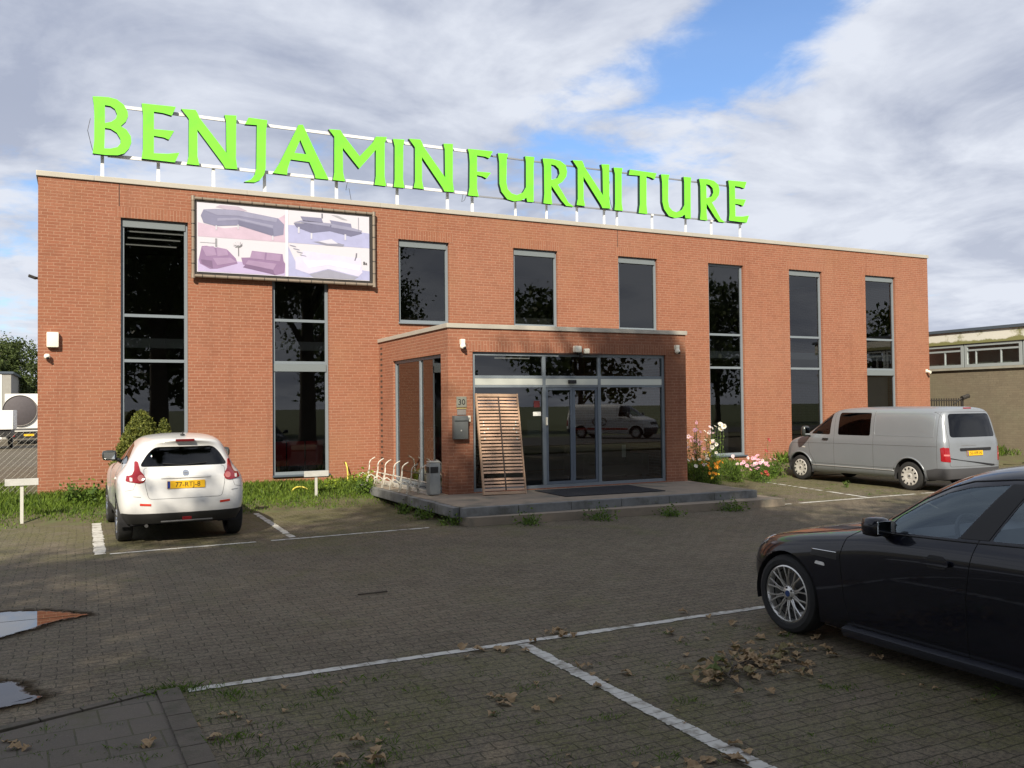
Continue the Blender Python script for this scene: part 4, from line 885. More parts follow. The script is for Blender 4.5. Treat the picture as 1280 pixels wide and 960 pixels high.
class Body:
    def __init__(s, rows, level=3):
        s.bm = cage_body(rows, level); s.bvh = BVHTree.FromBMesh(s.bm)
    def cut(s, pts, axis, sel):
        """bisect the shell along the outline seen along axis ('x' side view: (y,z); 'y' end view: (x,z)) and return the faces inside"""
        bm = s.bm; n = len(pts); P = [Vector(p) for p in pts]
        xs = [p.x for p in P]; ys = [p.y for p in P]; e = .12
        for i in range(n):
            a, b = P[i], P[(i+1) % n]; d = b-a
            if d.length < 1e-5: continue
            if axis == 'x': co = (0, a.x, a.y); no = Vector((0, -d.y, d.x))
            else: co = (a.x, 0, a.y); no = Vector((-d.y, 0, d.x))
            fs = []
            for f in bm.faces:
                c = f.calc_center_median(); q = (c.y, c.z) if axis == 'x' else (c.x, c.z)
                if min(xs)-e < q[0] < max(xs)+e and min(ys)-e < q[1] < max(ys)+e and sel(c, f.normal): fs.append(f)
            geo = list({x for f in fs for x in (*f.verts, *f.edges, f)})
            bmesh.ops.bisect_plane(bm, geom=geo, dist=.0004, plane_co=co, plane_no=no.normalized())
        bm.normal_update(); out = []
        for f in bm.faces:
            c = f.calc_center_median(); q = (c.y, c.z) if axis == 'x' else (c.x, c.z)
            if sel(c, f.normal) and inside(q, P): out.append(f)
        return out
    def take(s, faces):
        """remove faces from the shell and return them as mesh data lists"""
        vm = {}; vs = []; fs = []
        for f in faces:
            ids = []
            for v in f.verts:
                if v not in vm: vm[v] = len(vs); vs.append(v.co.copy())
                ids.append(vm[v])
            fs.append(ids)
        bmesh.ops.delete(s.bm, geom=faces, context='FACES')
        return vs, fs
    def side(s, y, z, sgn=1):
        h = s.bvh.ray_cast(Vector((sgn*3, y, z)), Vector((-sgn, 0, 0))); return h[0], h[1]
    def end(s, x, z, sgn=-1):
        h = s.bvh.ray_cast(Vector((x, sgn*9, z)), Vector((0, -sgn, 0))); return h[0], h[1]
    def top(s, x, y):
        h = s.bvh.ray_cast(Vector((x, y, 4)), Vector((0, 0, -1))); return h[0], h[1]
    def seam(s, m, pts, axis, sgn=1, r=.0035, step=.03, off=0.):
        P = [Vector(p) for p in pts]; L = []
        for a, b in zip(P, P[1:]):
            n = max(1, int((b-a).length/step))
            L += [a.lerp(b, i/n) for i in range(n)]
        L.append(P[-1]); out = []
        for p in L:
            c, nn = {'x': s.side, 'y': s.end}[axis](p.x, p.y, sgn) if axis != 'z' else s.top(p.x, p.y)
            if c is not None:
                if nn.dot(Vector((sgn,0,0) if axis == 'x' else (0,sgn,0) if axis == 'y' else (0,0,1))) < 0: nn = -nn
                out.append(c+nn*off)
        if len(out) > 1: m.tube(out, r, 5)
    def patch(s, m, pts, axis, sgn=1, off=.004, thick=.012, cuts=3):
        bm = bmesh.new(); vv = [bm.verts.new((p[0], p[1], 0)) for p in pts]; bm.faces.new(vv).normal_update()
        bmesh.ops.triangulate(bm, faces=bm.faces[:], ngon_method='EAR_CLIP')
        for _ in range(cuts):
            es = [e for e in bm.edges if e.calc_length() > .035]
            if es: bmesh.ops.subdivide_edges(bm, edges=es, cuts=1); bmesh.ops.triangulate(bm, faces=bm.faces[:])
        lost = []
        for v in bm.verts:
            c, nn = (s.side if axis == 'x' else s.end)(v.co.x, v.co.y, sgn)
            if c is None: lost.append(v); continue
            if nn.dot(Vector((sgn,0,0) if axis == 'x' else (0,sgn,0))) < 0: nn = -nn
            v.co = c+nn*off
        if lost: bmesh.ops.delete(bm, geom=lost, context='VERTS')
        bm.normal_update()
        D = Vector((sgn,0,0) if axis == 'x' else (0,sgn,0))
        if sum(f.normal.dot(D) for f in bm.faces) < 0: bmesh.ops.reverse_faces(bm, faces=bm.faces[:]); bm.normal_update()
        ret = bmesh.ops.extrude_face_region(bm, geom=bm.faces[:])
        ov = [g for g in ret['geom'] if isinstance(g, bmesh.types.BMVert)]
        # the original faces become the outside; the copies sink into the body
        for v in ov: v.co -= v.normal*thick if v.normal.length else D*thick
        bm.verts.index_update(); m.add([v.co.copy() for v in bm.verts], [[v.index for v in f.verts] for f in bm.faces]); bm.free()
    def build(s, name, mt, parent):
        me = bpy.data.meshes.new(name); s.bm.to_mesh(me); o = link_mesh(name, me, mt, parent)
        me.polygons.foreach_set('use_smooth', [True]*len(me.polygons)); me.set_sharp_from_angle(angle=rad(50)); return o
def inside(p, P):
    c = False; n = len(P); x, y = p
    for i in range(n):
        a, b = P[i], P[i-1]
        if (a.y > y) != (b.y > y) and x < (b.x-a.x)*(y-a.y)/(b.y-a.y)+a.x: c = not c
    return c
def circ(cy, cz, r, n=28): return [(cy+r*math.cos(2*math.pi*i/n), cz+r*math.sin(2*math.pi*i/n)) for i in range(n)]
def rounded(pts, r=.04, n=4):
    P = [Vector(p) for p in pts]; out = []
    for i in range(len(P)):
        a, b, c = P[i-1], P[i], P[(i+1) % len(P)]
        d0 = min(r, (a-b).length*.45); d1 = min(r, (c-b).length*.45); p0 = b+(a-b).normalized()*d0; p1 = b+(c-b).normalized()*d1
        for k in range(n+1):
            t = k/n; out.append(tuple(p0*(1-t)**2+b*2*t*(1-t)+p1*t*t))
    return out
def from_lists(name, data, mt, parent, smooth=True):
    m = MB(); m.add(*data); return m.build(name, mt, parent, smooth)
def wheel(parent, x, y, r, w, rim_r, sgn, rim_mat, style, bm_off=0):
    """wheel centred at (x,y,r), axle along X, outer face towards sgn*X"""
    M = Matrix.Translation((x, y, r)) @ Matrix.Rotation(rad(90)*sgn, 4, 'Y')
    wt = thing('wheel', None, None); wt.parent = parent
    t = MB(); h = w/2
    t.lathe([(rim_r-.005,-h*.8),(rim_r+.01,-h*.98),(r*.86,-h),(r*.96,-h*.86),(r,-h*.6),(r,h*.6),(r*.965,h*.84),(r*.87,h),(rim_r+.012,h*.97),(rim_r-.004,h*.82),(rim_r-.03,h*.3)], 40, M)
    t.build('tyre', TYRE, wt, 'auto')
    m = MB(); m.lathe([(rim_r+.004,h*.86),(rim_r-.010,h*.90),(rim_r-.022,h*.74),(rim_r-.035,-h*.6),(.02,-h*.6)], 40, M)
    m.build('rim', rim_mat if style != 'dark' else mat('dark_rim',(.05,.05,.052),.4,.6), wt, 'auto')
    if style == 'double':       # ten pairs of slim spokes
        s = MB()
        for i in range(10):
            a = 2*math.pi*i/10
            for da0, da1 in ((-.075,-.145),(.075,.145)):
                p0 = Vector((.055*math.cos(a+da0*2.4), .055*math.sin(a+da0*2.4), h*.62)); pm = Vector((rim_r*.55*math.cos(a+da0*.8), rim_r*.55*math.sin(a+da0*.8), h*.74)); p1 = Vector(((rim_r-.012)*math.cos(a+da1), (rim_r-.012)*math.sin(a+da1), h*.80))
                s.tube([M @ p0, M @ pm, M @ p1], [.0085,.0075,.0085], 6)
        s.lathe([(0,h*.78),(.035,h*.77),(.065,h*.66),(.07,h*.4),(.0,h*.4)], 20, M)
        s.build('spokes', rim_mat, wt, 'auto')
        d = MB(); d.lathe([(.165,-h*.2),(.165,-h*.05),(.02,-h*.05)], 30, M); d.build('brake_disc', mat('brake_disc',(.12,.12,.12),.4,.8), wt)
        c = MB(); c.lathe([(0,h*.80),(.026,h*.795),(.028,h*.77)], 16, M); c.build('hub_cap', mat('hub_blue',(.02,.05,.16),.3), wt)
        n_ = MB()
        for i in range(5):
            a = 2*math.pi*i/5+.3; n_.lathe([(0,h*.80),(.008,h*.79),(.009,h*.7)], 8, M @ Matrix.Translation((.048*math.cos(a),.048*math.sin(a),0)))
        n_.build('wheel_bolts', BLACK, wt)
    elif style == 'cap':        # pressed wheel cover with a ring of openings
        c = MB(); c.lathe([(0,h*.95),(.05,h*.97),(.075,h*.88),(rim_r*.6,h*1.02),(rim_r*.95,h*.98),(rim_r*1.02,h*.86)], 40, M); c.build('wheel_cover', rim_mat, wt, 'auto')
        k = MB()
        for i in range(11):
            a = 2*math.pi*i/11; k.lathe([(0,.006),(1,.006),(1,0)], 10, M @ Matrix.Translation((rim_r*.80*math.cos(a), rim_r*.80*math.sin(a), h*1.0)) @ Matrix.Rotation(a,4,'Z') @ Matrix.Diagonal((.030,.020,1,1)))
        k.build('cover_opening', BLACK, wt)
        k = MB(); k.lathe([(0,h*1.0),(.03,h*.99),(.032,h*.95)],16,M); k.build('hub_badge', mat('badge_grey',(.25,.25,.26),.3,.6), wt)
    else:
        s = MB()
        for i in range(5):
            a = 2*math.pi*i/5
            for da in (-.12,.12):
                s.tube([M @ Vector((.05*math.cos(a+da*2),.05*math.sin(a+da*2),h*.6)), M @ Vector(((rim_r-.01)*math.cos(a+da),(rim_r-.01)*math.sin(a+da),h*.8))], .018, 6)
        s.lathe([(0,h*.75),(.06,h*.7),(.065,h*.4)],16,M); s.build('spokes', mat('silver_rim',(.45,.45,.46),.3,.8), wt, 'auto')
    return wt
def arch_liner(parent, y, r, w, x0, x1, z):
    for s in (1,-1):
        m = MB(); n = 20; vs = []; fs = []
        for i in range(n+1):
            a = math.pi*(i/n)*1.16-.25
            for x in (s*x0, s*x1): vs.append((x, y+r*math.cos(a), z+r*math.sin(a)))
        for i in range(n): fs.append((i*2,i*2+1,i*2+3,i*2+2))
        k = len(vs); vs.append((s*x0, y, z))
        for i in range(n): fs.append((k, i*2, i*2+2))
        m.add(vs, fs); m.build('wheel_arch', DARK, parent)
def plate_part(parent, M, text, w=.52, h=.11):
    o = MB().bbox((0,0,.004),(w,h,.008),None,.003).build('number_plate', mat('yellow_plate',(.80,.46,.012),.45), parent); o.matrix_local = M
    b = MB().box(-w/2+.003,-w/2+.042,-h/2+.004,h/2-.004,.0082,.0095).build('country_band', mat('plate_blue',(.015,.04,.25),.5), o)
    if text: text_mesh('plate_characters', text, .098, BLACK, o, Matrix.Translation((.022,-.003,.0095)) @ Matrix.Diagonal((.98,1,1,1)), .0008)
    return o
def mirror_part(parent, c, s, sgn, mt, glass_=True):
    m = MB(); bm = bmesh.new(); bmesh.ops.create_cube(bm, size=1); bmesh.ops.subdivide_edges(bm, edges=bm.edges[:], cuts=2, use_grid_fill=True)
    for v in bm.verts:
        p = v.co; q = p.normalized()*.5; v.co = p.lerp(q, .62); v.co.y += .10*abs(v.co.x)
        v.co = Vector((v.co.x*s[0]*1.18*sgn, v.co.y*s[1]*1.1, v.co.z*s[2]*1.15))+Vector(c)
    bmesh.ops.recalc_face_normals(bm, faces=bm.faces[:]); bm.verts.index_update()
    m.add([v.co.copy() for v in bm.verts], [[v.index for v in f.verts] for f in bm.faces]); bm.free()
    o = m.build('wing_mirror', mt, parent, True)
    k = MB(); k.bbox((c[0], c[1]-s[1]*.50, c[2]), (s[0]*.82, .012, s[2]*.72), None, .005); k.build('mirror_glass', mat('mirror_glass',(.75,.78,.78),.04,1), o)
    k = MB(); k.tube([(c[0]-sgn*s[0]*.35, c[1], c[2]-s[2]*.35),(c[0]-sgn*(s[0]*.5+.10), c[1]+.03, c[2]-s[2]*.5-.02)], .028, 8); k.build('mirror_arm', BLACK, o, True)
    return o
def seats(parent, places, mt):
    for x, y, z in places:
        m = MB(); m.bbox((x,y,z),(.48,.52,.16),None,.06); m.bbox((x,y-.30,z+.36),(.47,.15,.66),Matrix.Rotation(-.25,3,'X'),.06); m.bbox((x,y-.42,z+.76),(.26,.09,.17),None,.04); m.build('seat', mt, parent, 'auto')
def steering(parent, x, y, z, mt):
    m = MB(); M = Matrix.Translation((x,y,z)) @ Matrix.Rotation(rad(62),4,'X')
    m.tube([M @ Vector((.185*math.cos(t),.185*math.sin(t),0)) for t in [2*math.pi*i/24 for i in range(25)]], .016, 8, False)
    m.tube([M @ Vector((-.18,0,0)), M @ Vector((.18,0,0))], .018, 6); m.tube([M @ Vector((0,-.18,0)), M @ Vector((0,.0,-.02)), M @ Vector((0,0,-.30))], .028, 8); m.build('steering_wheel', mt, parent, True)
SEATM = mat('dark_seat_fabric', (.022,.022,.025), .85)
RLAMP = mat('red_lamp', (.27,.008,.012), .12, coat=.6); RLAMP2 = mat('pale_red_lamp', (.52,.16,.15), .12, coat=.6); CLEAR = mat('clear_lamp', (.72,.70,.66), .12, coat=.6); REFL = mat('red_reflector', (.55,.05,.03), .25)
AMBER = mat('clear_indicator', (.55,.53,.50), .2)
CHROME = mat('chrome', (.70,.70,.70), .12, 1)
def glaze(B, cuts, parent, name='window'):
    for pts, axis, sel, mt in cuts:
        fs = B.cut(pts, axis, sel)
        if not fs: continue
        d = B.take(fs); o = from_lists(name, d, mt, parent)
        # inset the glass a little
        for v in o.data.vertices: v.co -= v.normal*.003
# ---- compact white crossover seen from behind
WPAINT = mat('white_car_paint', (.69,.69,.68), .35, coat=.9)
def crossover():
    t = thing('parked_car', 'white compact crossover parked facing the wall in front of the leftmost window', 'car', (2.10, -5.27, 0), rad(1.4))
    Y = lambda *k: k
    rows = [
     [(0,3.20,.25),(0,3.30,.40),(0,3.34,.60),(0,3.31,.80),(0,3.22,.92),(0,3.12,.98),(0,2.9,1.01),(0,2.7,1.03),(0,2.5,1.05)],
     [(.55,3.0,.25),(.62,3.08,.40),(.66,3.12,.60),(.66,3.06,.80),(.62,2.98,.93),(.54,2.92,1.0),(.40,2.78,1.04),(.2,2.62,1.055),(0,2.45,1.065)],
     [(.78,2.75,.25),(.85,2.8,.38),(.88,2.82,.58),(.885,2.78,.84),(.83,2.72,.98),(.72,2.66,1.04),(.5,2.5,1.075),(.25,2.4,1.085),(0,2.3,1.09)],
     [(.80,2.3,.24),(.87,2.3,.36),(.885,2.3,.58),(.89,2.3,.86),(.845,2.25,1.0),(.76,2.2,1.05),(.58,2.1,1.09),(.3,2.12,1.11),(0,2.12,1.115)],
     [(.80,1.85,.24),(.86,1.85,.35),(.865,1.85,.58),(.87,1.85,.86),(.84,1.8,1.0),(.79,1.75,1.055),(.67,1.75,1.12),(.36,1.86,1.14),(0,1.92,1.145)],
     [(.80,1.45,.24),(.855,1.45,.35),(.85,1.45,.58),(.86,1.45,.86),(.84,1.45,1.0),(.79,1.4,1.06),(.65,1.35,1.30),(.36,1.46,1.33),(0,1.5,1.335)],
     [(.80,1.05,.24),(.855,1.05,.35),(.85,1.05,.58),(.86,1.05,.86),(.84,1.05,1.0),(.785,1.05,1.065),(.60,.95,1.46),(.38,1.06,1.52),(0,1.1,1.535)],
     [(.80,.55,.24),(.855,.55,.35),(.855,.55,.58),(.865,.55,.86),(.84,.55,1.0),(.78,.55,1.07),(.60,.5,1.50),(.40,.5,1.565),(0,.5,1.585)],
     [(.80,.15,.25),(.865,.15,.37),(.885,.15,.6),(.905,.12,.87),(.855,.12,1.01),(.77,.12,1.08),(.60,.1,1.485),(.42,.08,1.565),(0,.08,1.585)],
     [(.79,-.25,.26),(.86,-.28,.39),(.895,-.30,.6),(.90,-.30,.87),(.84,-.28,1.0),(.75,-.24,1.08),(.60,-.2,1.455),(.45,-.28,1.54),(0,-.3,1.562)],
     [(.74,-.52,.30),(.82,-.58,.42),(.845,-.60,.60),(.835,-.59,.85),(.77,-.56,.98),(.69,-.50,1.07),(.575,-.42,1.40),(.46,-.55,1.50),(0,-.58,1.53)],
     [(.50,-.66,.30),(.60,-.76,.42),(.62,-.79,.60),(.62,-.75,.84),(.58,-.73,.97),(.54,-.67,1.07),(.47,-.53,1.38),(.36,-.63,1.475),(0,-.66,1.51)],
     [(0,-.68,.30),(0,-.80,.42),(0,-.83,.60),(0,-.79,.83),(0,-.77,.97),(0,-.72,1.07),(0,-.57,1.395),(0,-.655,1.475),(0,-.675,1.49)]]
    B = Body(rows, 3)
    rear = lambda c, n: c.y < -.3 and n.y < -.25
    for a in (0, 2.53): B.take(B.cut(circ(a, .34, .385), 'x', lambda c, n: abs(c.x) > .5))
    side = lambda c, n: abs(c.x) > .5 and abs(n.x) > .3
    glaze(B, [(rounded([(-.61,1.115),(.61,1.115),(.50,1.30),(.40,1.395),(-.40,1.395),(-.50,1.30)],.06), 'y', rear, PRIV)], t, 'rear_window')
    for s in (1,-1):
        sd = lambda c, n, s=s: c.x*s > .45 and n.x*s > .3
        glaze(B, [(rounded([(1.62,1.09),(.62,1.10),(.62,1.44),(1.02,1.44),(1.35,1.30)],.04),'x',sd,CGLASS),(rounded([(.56,1.10),(-.05,1.14),(-.02,1.25),(.15,1.40),(.56,1.44)],.04),'x',sd,PRIV)], t, 'side_window')
    glaze(B, [(rounded([(-.62,1.13),(.62,1.13),(.52,1.48),(-.52,1.48)],.05),'y',lambda c, n: c.y > .9 and n.y > .3, CGLASS)], t, 'windscreen')
    low = B.take(B.cut([(-1.2,.10),(4,.10),(4,.405),(2.9,.40),(-.2,.40),(-.45,.455),(-1.2,.455)], 'x', lambda c, n: True))
    from_lists('lower_trim', low, mat('grey_black_trim',(.022,.022,.022),.6), t)
    B.build('body', WPAINT, t)
    for sx in (1,-1):
        m = MB(); B.patch(m, rounded([(sx*.745,.985),(sx*.765,.99),(sx*.785,.915),(sx*.62,.885),(sx*.56,.90),(sx*.535,.955),(sx*.56,1.01),(sx*.60,1.06),(sx*.62,1.19),(sx*.655,1.19),(sx*.67,1.06),(sx*.70,1.0)],.015,2),'y',-1,.012,.03); m.build('tail_light', RLAMP, t, 'auto')
        m = MB(); B.patch(m, circ(sx*.592,.957,.042,16),'y',-1,.018,.01,2); m.build('tail_lamp_disc', RLAMP2, t, 'auto')
        m = MB(); B.patch(m, [(sx*.70,.915),(sx*.73,.915),(sx*.73,.965),(sx*.70,.96)],'y',-1,.016,.01,1); m.build('reversing_lamp', CLEAR, t)
        m = MB(); B.patch(m, [(sx*.47,.565),(sx*.615,.575),(sx*.615,.605),(sx*.47,.595)],'y',-1,.006,.02,2); m.build('reflector', REFL, t)
        mirror_part(t, (sx*.89,1.50,1.20),(.20,.13,.155),sx, mat('dark_mirror_shell',(.03,.035,.035),.3,coat=.5) )
        m = MB(); B.patch(m, rounded([(2.1,.58),(2.26,.60),(2.24,.66),(2.1,.64)],.01),'x',sx,.003,.01,1); m.build('side_indicator', AMBER, t)
        m = MB(); B.patch(m, [(.16,.905),(.32,.905),(.32,.93),(.16,.93)],'x',sx,.02,.02,1); m.build('door_handle', WPAINT, t)
    m = MB()
    B.seam(m, rounded([(-.56,1.10),(-.545,.86),(-.50,.66),(.50,.66),(.545,.86),(.56,1.10)],.05),'y',-1,.003)
    for sx in (1,-1):
        B.seam(m, [(1.75,1.05),(1.72,.6),(1.6,.42)],'x',sx); B.seam(m, [(.58,1.09),(.6,.7),(.62,.42)],'x',sx); B.seam(m, [(-.05,1.12),(.1,.95),(.33,.6),(.40,.42)],'x',sx)
        B.seam(m, [(sx*.66,.90),(sx*.70,.80),(sx*.80,.78)],'y',-1,.003)
    m.build('panel_gaps', mat('gap_grey',(.12,.12,.12),.8), t)
    m = MB(); B.patch(m, [(-.34,.945),(.34,.945),(.34,.972),(-.34,.972)],'y',-1,.016,.02,3); m.build('boot_handle', WPAINT, t, 'auto')
    m = MB(); B.patch(m, circ(0,1.015,.046,20),'y',-1,.004,.006,2); e = m.build('badge', CHROME, t, 'auto')
    m = MB(); B.patch(m, [(-.030,1.008),(.030,1.008),(.030,1.022),(-.030,1.022)],'y',-1,.007,.003,1); m.build('badge_bar', mat('badge_grey',(.25,.25,.26),.3,.6), t)
    m = MB(); B.patch(m, [(.645,.735),(.745,.742),(.745,.752),(.645,.745)],'y',-1,.003,.004,1); B.patch(m, [(-.70,.70),(-.60,.69),(-.60,.698),(-.70,.708)],'y',-1,.003,.004,1); m.build('boot_lettering', mat('grey_chrome',(.3,.3,.3),.3,.6), t)
    c, n = B.end(0,.855,-1); plate_part(t, Matrix.Translation(c+Vector((0,-.006,0))) @ Matrix.Rotation(rad(90)-.05,4,'X'), '77-RTJ-8')
    m = MB(); m.bbox((0,-.655,1.487),(.26,.03,.035),None,.008); m.build('high_brake_light', mat('dark_red_lamp',(.12,.006,.008),.2), t)
    m = MB(); m.tube([(.0,-.38,1.56),(.0,-.46,1.62)],.006,6); m.lathe([(0,.03),(.03,.02),(.035,0)],10,Matrix.Translation((0,-.38,1.55))); m.build('roof_aerial', BLACK, t)
    m = MB(); m.bbox((0,-.845,.345),(.70,.04,.016),None,.005); m.build('bumper_strip', mat('grey_strip',(.12,.12,.12),.4), t)
    m = MB(); m.bbox((0,-.845,.37),(.13,.03,.06),None,.01); m.build('fog_light', mat('dark_red_lamp',(.12,.006,.008)), t)
    m = MB(); m.tube([(-.52,-.62,.27),(-.52,-.40,.27)],.025,10); m.build('exhaust', mat('sooty_pipe',(.05,.05,.05),.6), t)
    m = MB(); B.seam(m, [(-.3,1.15),(-.02,1.125),(.3,1.15)],'y',-1,.008,.03,.012); m.build('rear_wiper', BLACK, t)
    for s in (1,-1):
        for y in (0, 2.53): wheel(t, s*.775, y, .342, .215, .235, s, CHROME, 'five')
    for y in (0, 2.53): arch_liner(t, y, .385, .3, .5, .86, .34)
    m = MB(); m.box(-.72,.72,-.5,2.7,.27,.30); m.box(-.70,.70,-.3,1.9,.30,.55); m.build('underbody', DARK, t)
    seats(t, [(-.37,1.0,.62),(.37,1.0,.62),(-.37,.2,.66),(.37,.2,.66)], SEATM)
    steering(t, -.37,1.45,.98, BLACK); m = MB(); m.bbox((0,1.72,.95),(1.40,.36,.22),None,.07); m.build('dashboard', SEATM, t, 'auto')
    return t
crossover()
# ---- silver van
SILVER = mat('silver_van_paint', (.255,.275,.30), .36, .35, coat=.35, var=.05, vscale=3)
def van_rows():
    top = lambda y, z=0, n=0: [(.86,y,.27),(.935,y,.36),(.95,y,.60),(.952,y,.98),(.945,y,1.16),(.93,y,1.22),(.868-n,y,1.825+z),(.71-n,y,1.955+z),(0,y,1.975+z)]
    return [
     [(0,4.18,.25),(0,4.27,.38),(0,4.29,.58),(0,4.25,.80),(0,4.20,.98),(0,4.10,1.06),(0,3.9,1.12),(0,3.75,1.16),(0,3.62,1.20)],
     [(.60,4.05,.25),(.66,4.14,.38),(.70,4.16,.58),(.70,4.12,.80),(.68,4.07,.98),(.60,4.0,1.07),(.45,3.85,1.13),(.24,3.7,1.18),(0,3.55,1.22)],
     [(.84,3.80,.25),(.91,3.84,.37),(.935,3.86,.58),(.935,3.82,.80),(.91,3.76,1.02),(.82,3.68,1.12),(.62,3.52,1.20),(.32,3.5,1.235),(0,3.46,1.25)],
     [(.85,3.4,.25),(.93,3.4,.36),(.95,3.4,.60),(.952,3.4,.92),(.935,3.4,1.10),(.90,3.35,1.16),(.80,3.2,1.26),(.42,3.32,1.30),(0,3.36,1.31)],
     [(.86,3.0,.26),(.935,3.0,.36),(.95,3.0,.60),(.952,3.0,.97),(.945,3.0,1.15),(.925,2.98,1.205),(.82,2.85,1.50),(.46,3.0,1.55),(0,3.05,1.56)],
     [(.86,2.6,.26),(.935,2.6,.36),(.95,2.6,.60),(.952,2.6,.98),(.945,2.6,1.16),(.93,2.58,1.215),(.82,2.42,1.76),(.56,2.54,1.865),(0,2.6,1.885)],
     top(2.15,-.02,.01), top(1.4), top(.6), top(-.1), top(-.6,-.005,.01),
     [(.84,-.86,.30),(.92,-.86,.40),(.935,-.87,.60),(.935,-.86,.98),(.925,-.85,1.16),(.905,-.83,1.22),(.815,-.75,1.79),(.62,-.73,1.925),(0,-.74,1.955)],
     [(.74,-.96,.32),(.83,-.985,.42),(.85,-.99,.60),(.85,-.975,.98),(.84,-.965,1.16),(.82,-.95,1.22),(.73,-.845,1.785),(.57,-.80,1.90),(0,-.80,1.93)],
     [(0,-.99,.32),(0,-1.03,.42),(0,-1.035,.60),(0,-1.01,.98),(0,-.995,1.16),(0,-.98,1.22),(0,-.87,1.77),(0,-.825,1.885),(0,-.825,1.91)]]
def van(loc, rz, label, paint, plate, sc, silver=True, signwriting=False):
    t = thing('parked_van', label, 'van', loc, rz); B = Body(van_rows(), 3)
    for a in (0, 3.4): B.take(B.cut(circ(a, .34, .41), 'x', lambda c, n: abs(c.x) > .5))
    for s in (1,-1):
        sd = lambda c, n, s=s: c.x*s > .5 and n.x*s > .4
        glaze(B, [(rounded([(3.02,1.26),(2.36,1.25),(2.36,1.80),(2.52,1.80),(2.75,1.60)],.05),'x',sd,CGLASS)], t, 'door_window')
        if silver: glaze(B, [(rounded([(2.10,1.25),(1.10,1.25),(1.10,1.82),(2.10,1.82)],.06),'x',sd,PRIV)], t, 'side_window')
    if silver: glaze(B, [(rounded([(-.74,1.26),(.74,1.26),(.66,1.80),(-.66,1.80)],.09),'y',lambda c, n: c.y < -.6 and n.y < -.3, PRIV)], t, 'rear_window')
    glaze(B, [(rounded([(-.80,1.26),(.80,1.26),(.70,1.86),(-.70,1.86)],.06),'y',lambda c, n: c.y > 2.2 and n.y > .25, CGLASS)], t, 'windscreen')
    fb = B.take(B.cut([(3.84,.1),(5,.1),(5,.62),(3.84,.62)],'x',lambda c, n: True)); from_lists('front_bumper', fb, mat('bumper_grey',(.06,.06,.065),.6), t)
    rb = B.take(B.cut([(-2,.1),(-.46,.1),(-.46,.50),(-.72,.555),(-2,.555)],'x',lambda c, n: True)); from_lists('rear_bumper', rb, mat('bumper_grey',(.06,.06,.065)), t)
    B.build('body', paint, t)
    gp = MB()
    for s in (1,-1):
        for pts in ([(3.10,1.18),(3.04,.75),(2.86,.5),(2.84,.36)],[(2.24,1.86),(2.22,1.2),(2.22,.36)],[(1.0,1.86),(1.0,.36)],[(-.72,1.84),(-.74,.56)],[(3.95,1.00),(2.2,1.03),(-.75,1.05)],[(3.0,.50),(.42,.50)]): B.seam(gp, pts,'x',s,.004)
        m = MB(); B.patch(m, rounded([(2.40,1.12),(2.58,1.12),(2.58,1.155),(2.40,1.155)],.012),'x',s,.03,.03,1); m.build('door_handle', BLACK, t, 'auto')
        m = MB(); B.patch(m, rounded([(.02,1.28),(.98,1.28),(.98,1.78),(.02,1.78)],.09),'x',s,-.001,.004,4)
        m.build('blank_side_panel', paint, t, True)
        m = MB(); B.seam(m, rounded([(-.64,1.27),(.98,1.27),(.98,1.80),(-.64,1.80),(-.64,1.27)],.1),'x',s,.005); m.build('panel_pressing', paint, t, True)
        m = MB(); B.seam(m, [(.42,.44),(2.98,.44)],'x',s,.012,.06,.0); m.build('side_strip', mat('silver_trim',(.42,.42,.42),.4,.3), t, True)
        m = MB(); B.patch(m, rounded([(s*.775,.70),(s*.925,.72),(s*.925,1.03),(s*.80,1.03)],.02),'y',-1,.008,.03,3); m.build('tail_light', RLAMP, t, 'auto')
        m = MB(); B.patch(m, [(s*.80,.84),(s*.90,.845),(s*.90,.88),(s*.80,.88)],'y',-1,.012,.01,1); m.build('tail_lamp_band', RLAMP2, t)
        m = MB(); B.patch(m, rounded([(s*.52,.84),(s*.80,.88),(s*.84,1.02),(s*.58,.98)],.03),'y',1,.004,.02,3); m.build('headlight', CLEAR, t, 'auto')
        mirror_part(t, (s*1.10,3.02,1.33),(.20,.13,.26),s,mat('dark_mirror_shell',(.03,.035,.035),.3))
        m = MB(); B.patch(m, rounded([(3.2,.88),(3.30,.89),(3.30,.92),(3.2,.91)],.01),'x',s,.003,.01,1); m.build('side_indicator', AMBER, t)
        for a in (0,3.4):
            am = MB(); B.seam(am, [p for p in circ(a,.34,.43,40) if p[1] > .42],'x',s,.022,.05,-.006); am.build('wheel_arch_lip', paint, t, True)
    gp.build('panel_gaps', mat('gap_grey_dark',(.07,.07,.07),.8), t)
    if silver:
        c, n = B.end(.0,.90,-1)
        m = MB(); B.patch(m, rounded([(-.50,.955),(.50,.955),(.50,1.015),(-.50,1.015)],.015),'y',-1,.02,.03,3); m.build('plate_lamp_bar', BLACK, t, 'auto')
        plate_part(t, Matrix.Translation((-.05,c.y-.008,.895)) @ Matrix.Rotation(rad(90)-.04,4,'X'), plate)
        m = MB(); B.patch(m, [(-.78,.80),(-.50,.75),(.62,.62),(.62,.585),(.50,.585),(-.1,.68),(-.78,.775)],'y',-1,.006,.01,3); m.build('dark_diagonal_strip', BLACK, t)  # dark diagonal strip across the tailgate
        m = MB(); B.patch(m, [(-.46,1.065),(.02,1.065),(.02,1.085),(-.46,1.085)],'y',-1,.003,.003,2); m.build('boot_lettering', mat('grey_chrome',(.3,.3,.3),.3,.6), t)
        g2 = MB(); B.seam(g2, rounded([(-.78,1.84),(-.795,.60),(.795,.60),(.78,1.84),(-.78,1.84)],.05),'y',-1,.004); g2.build('panel_gaps', mat('gap_grey_dark',(.07,.07,.07)), t)
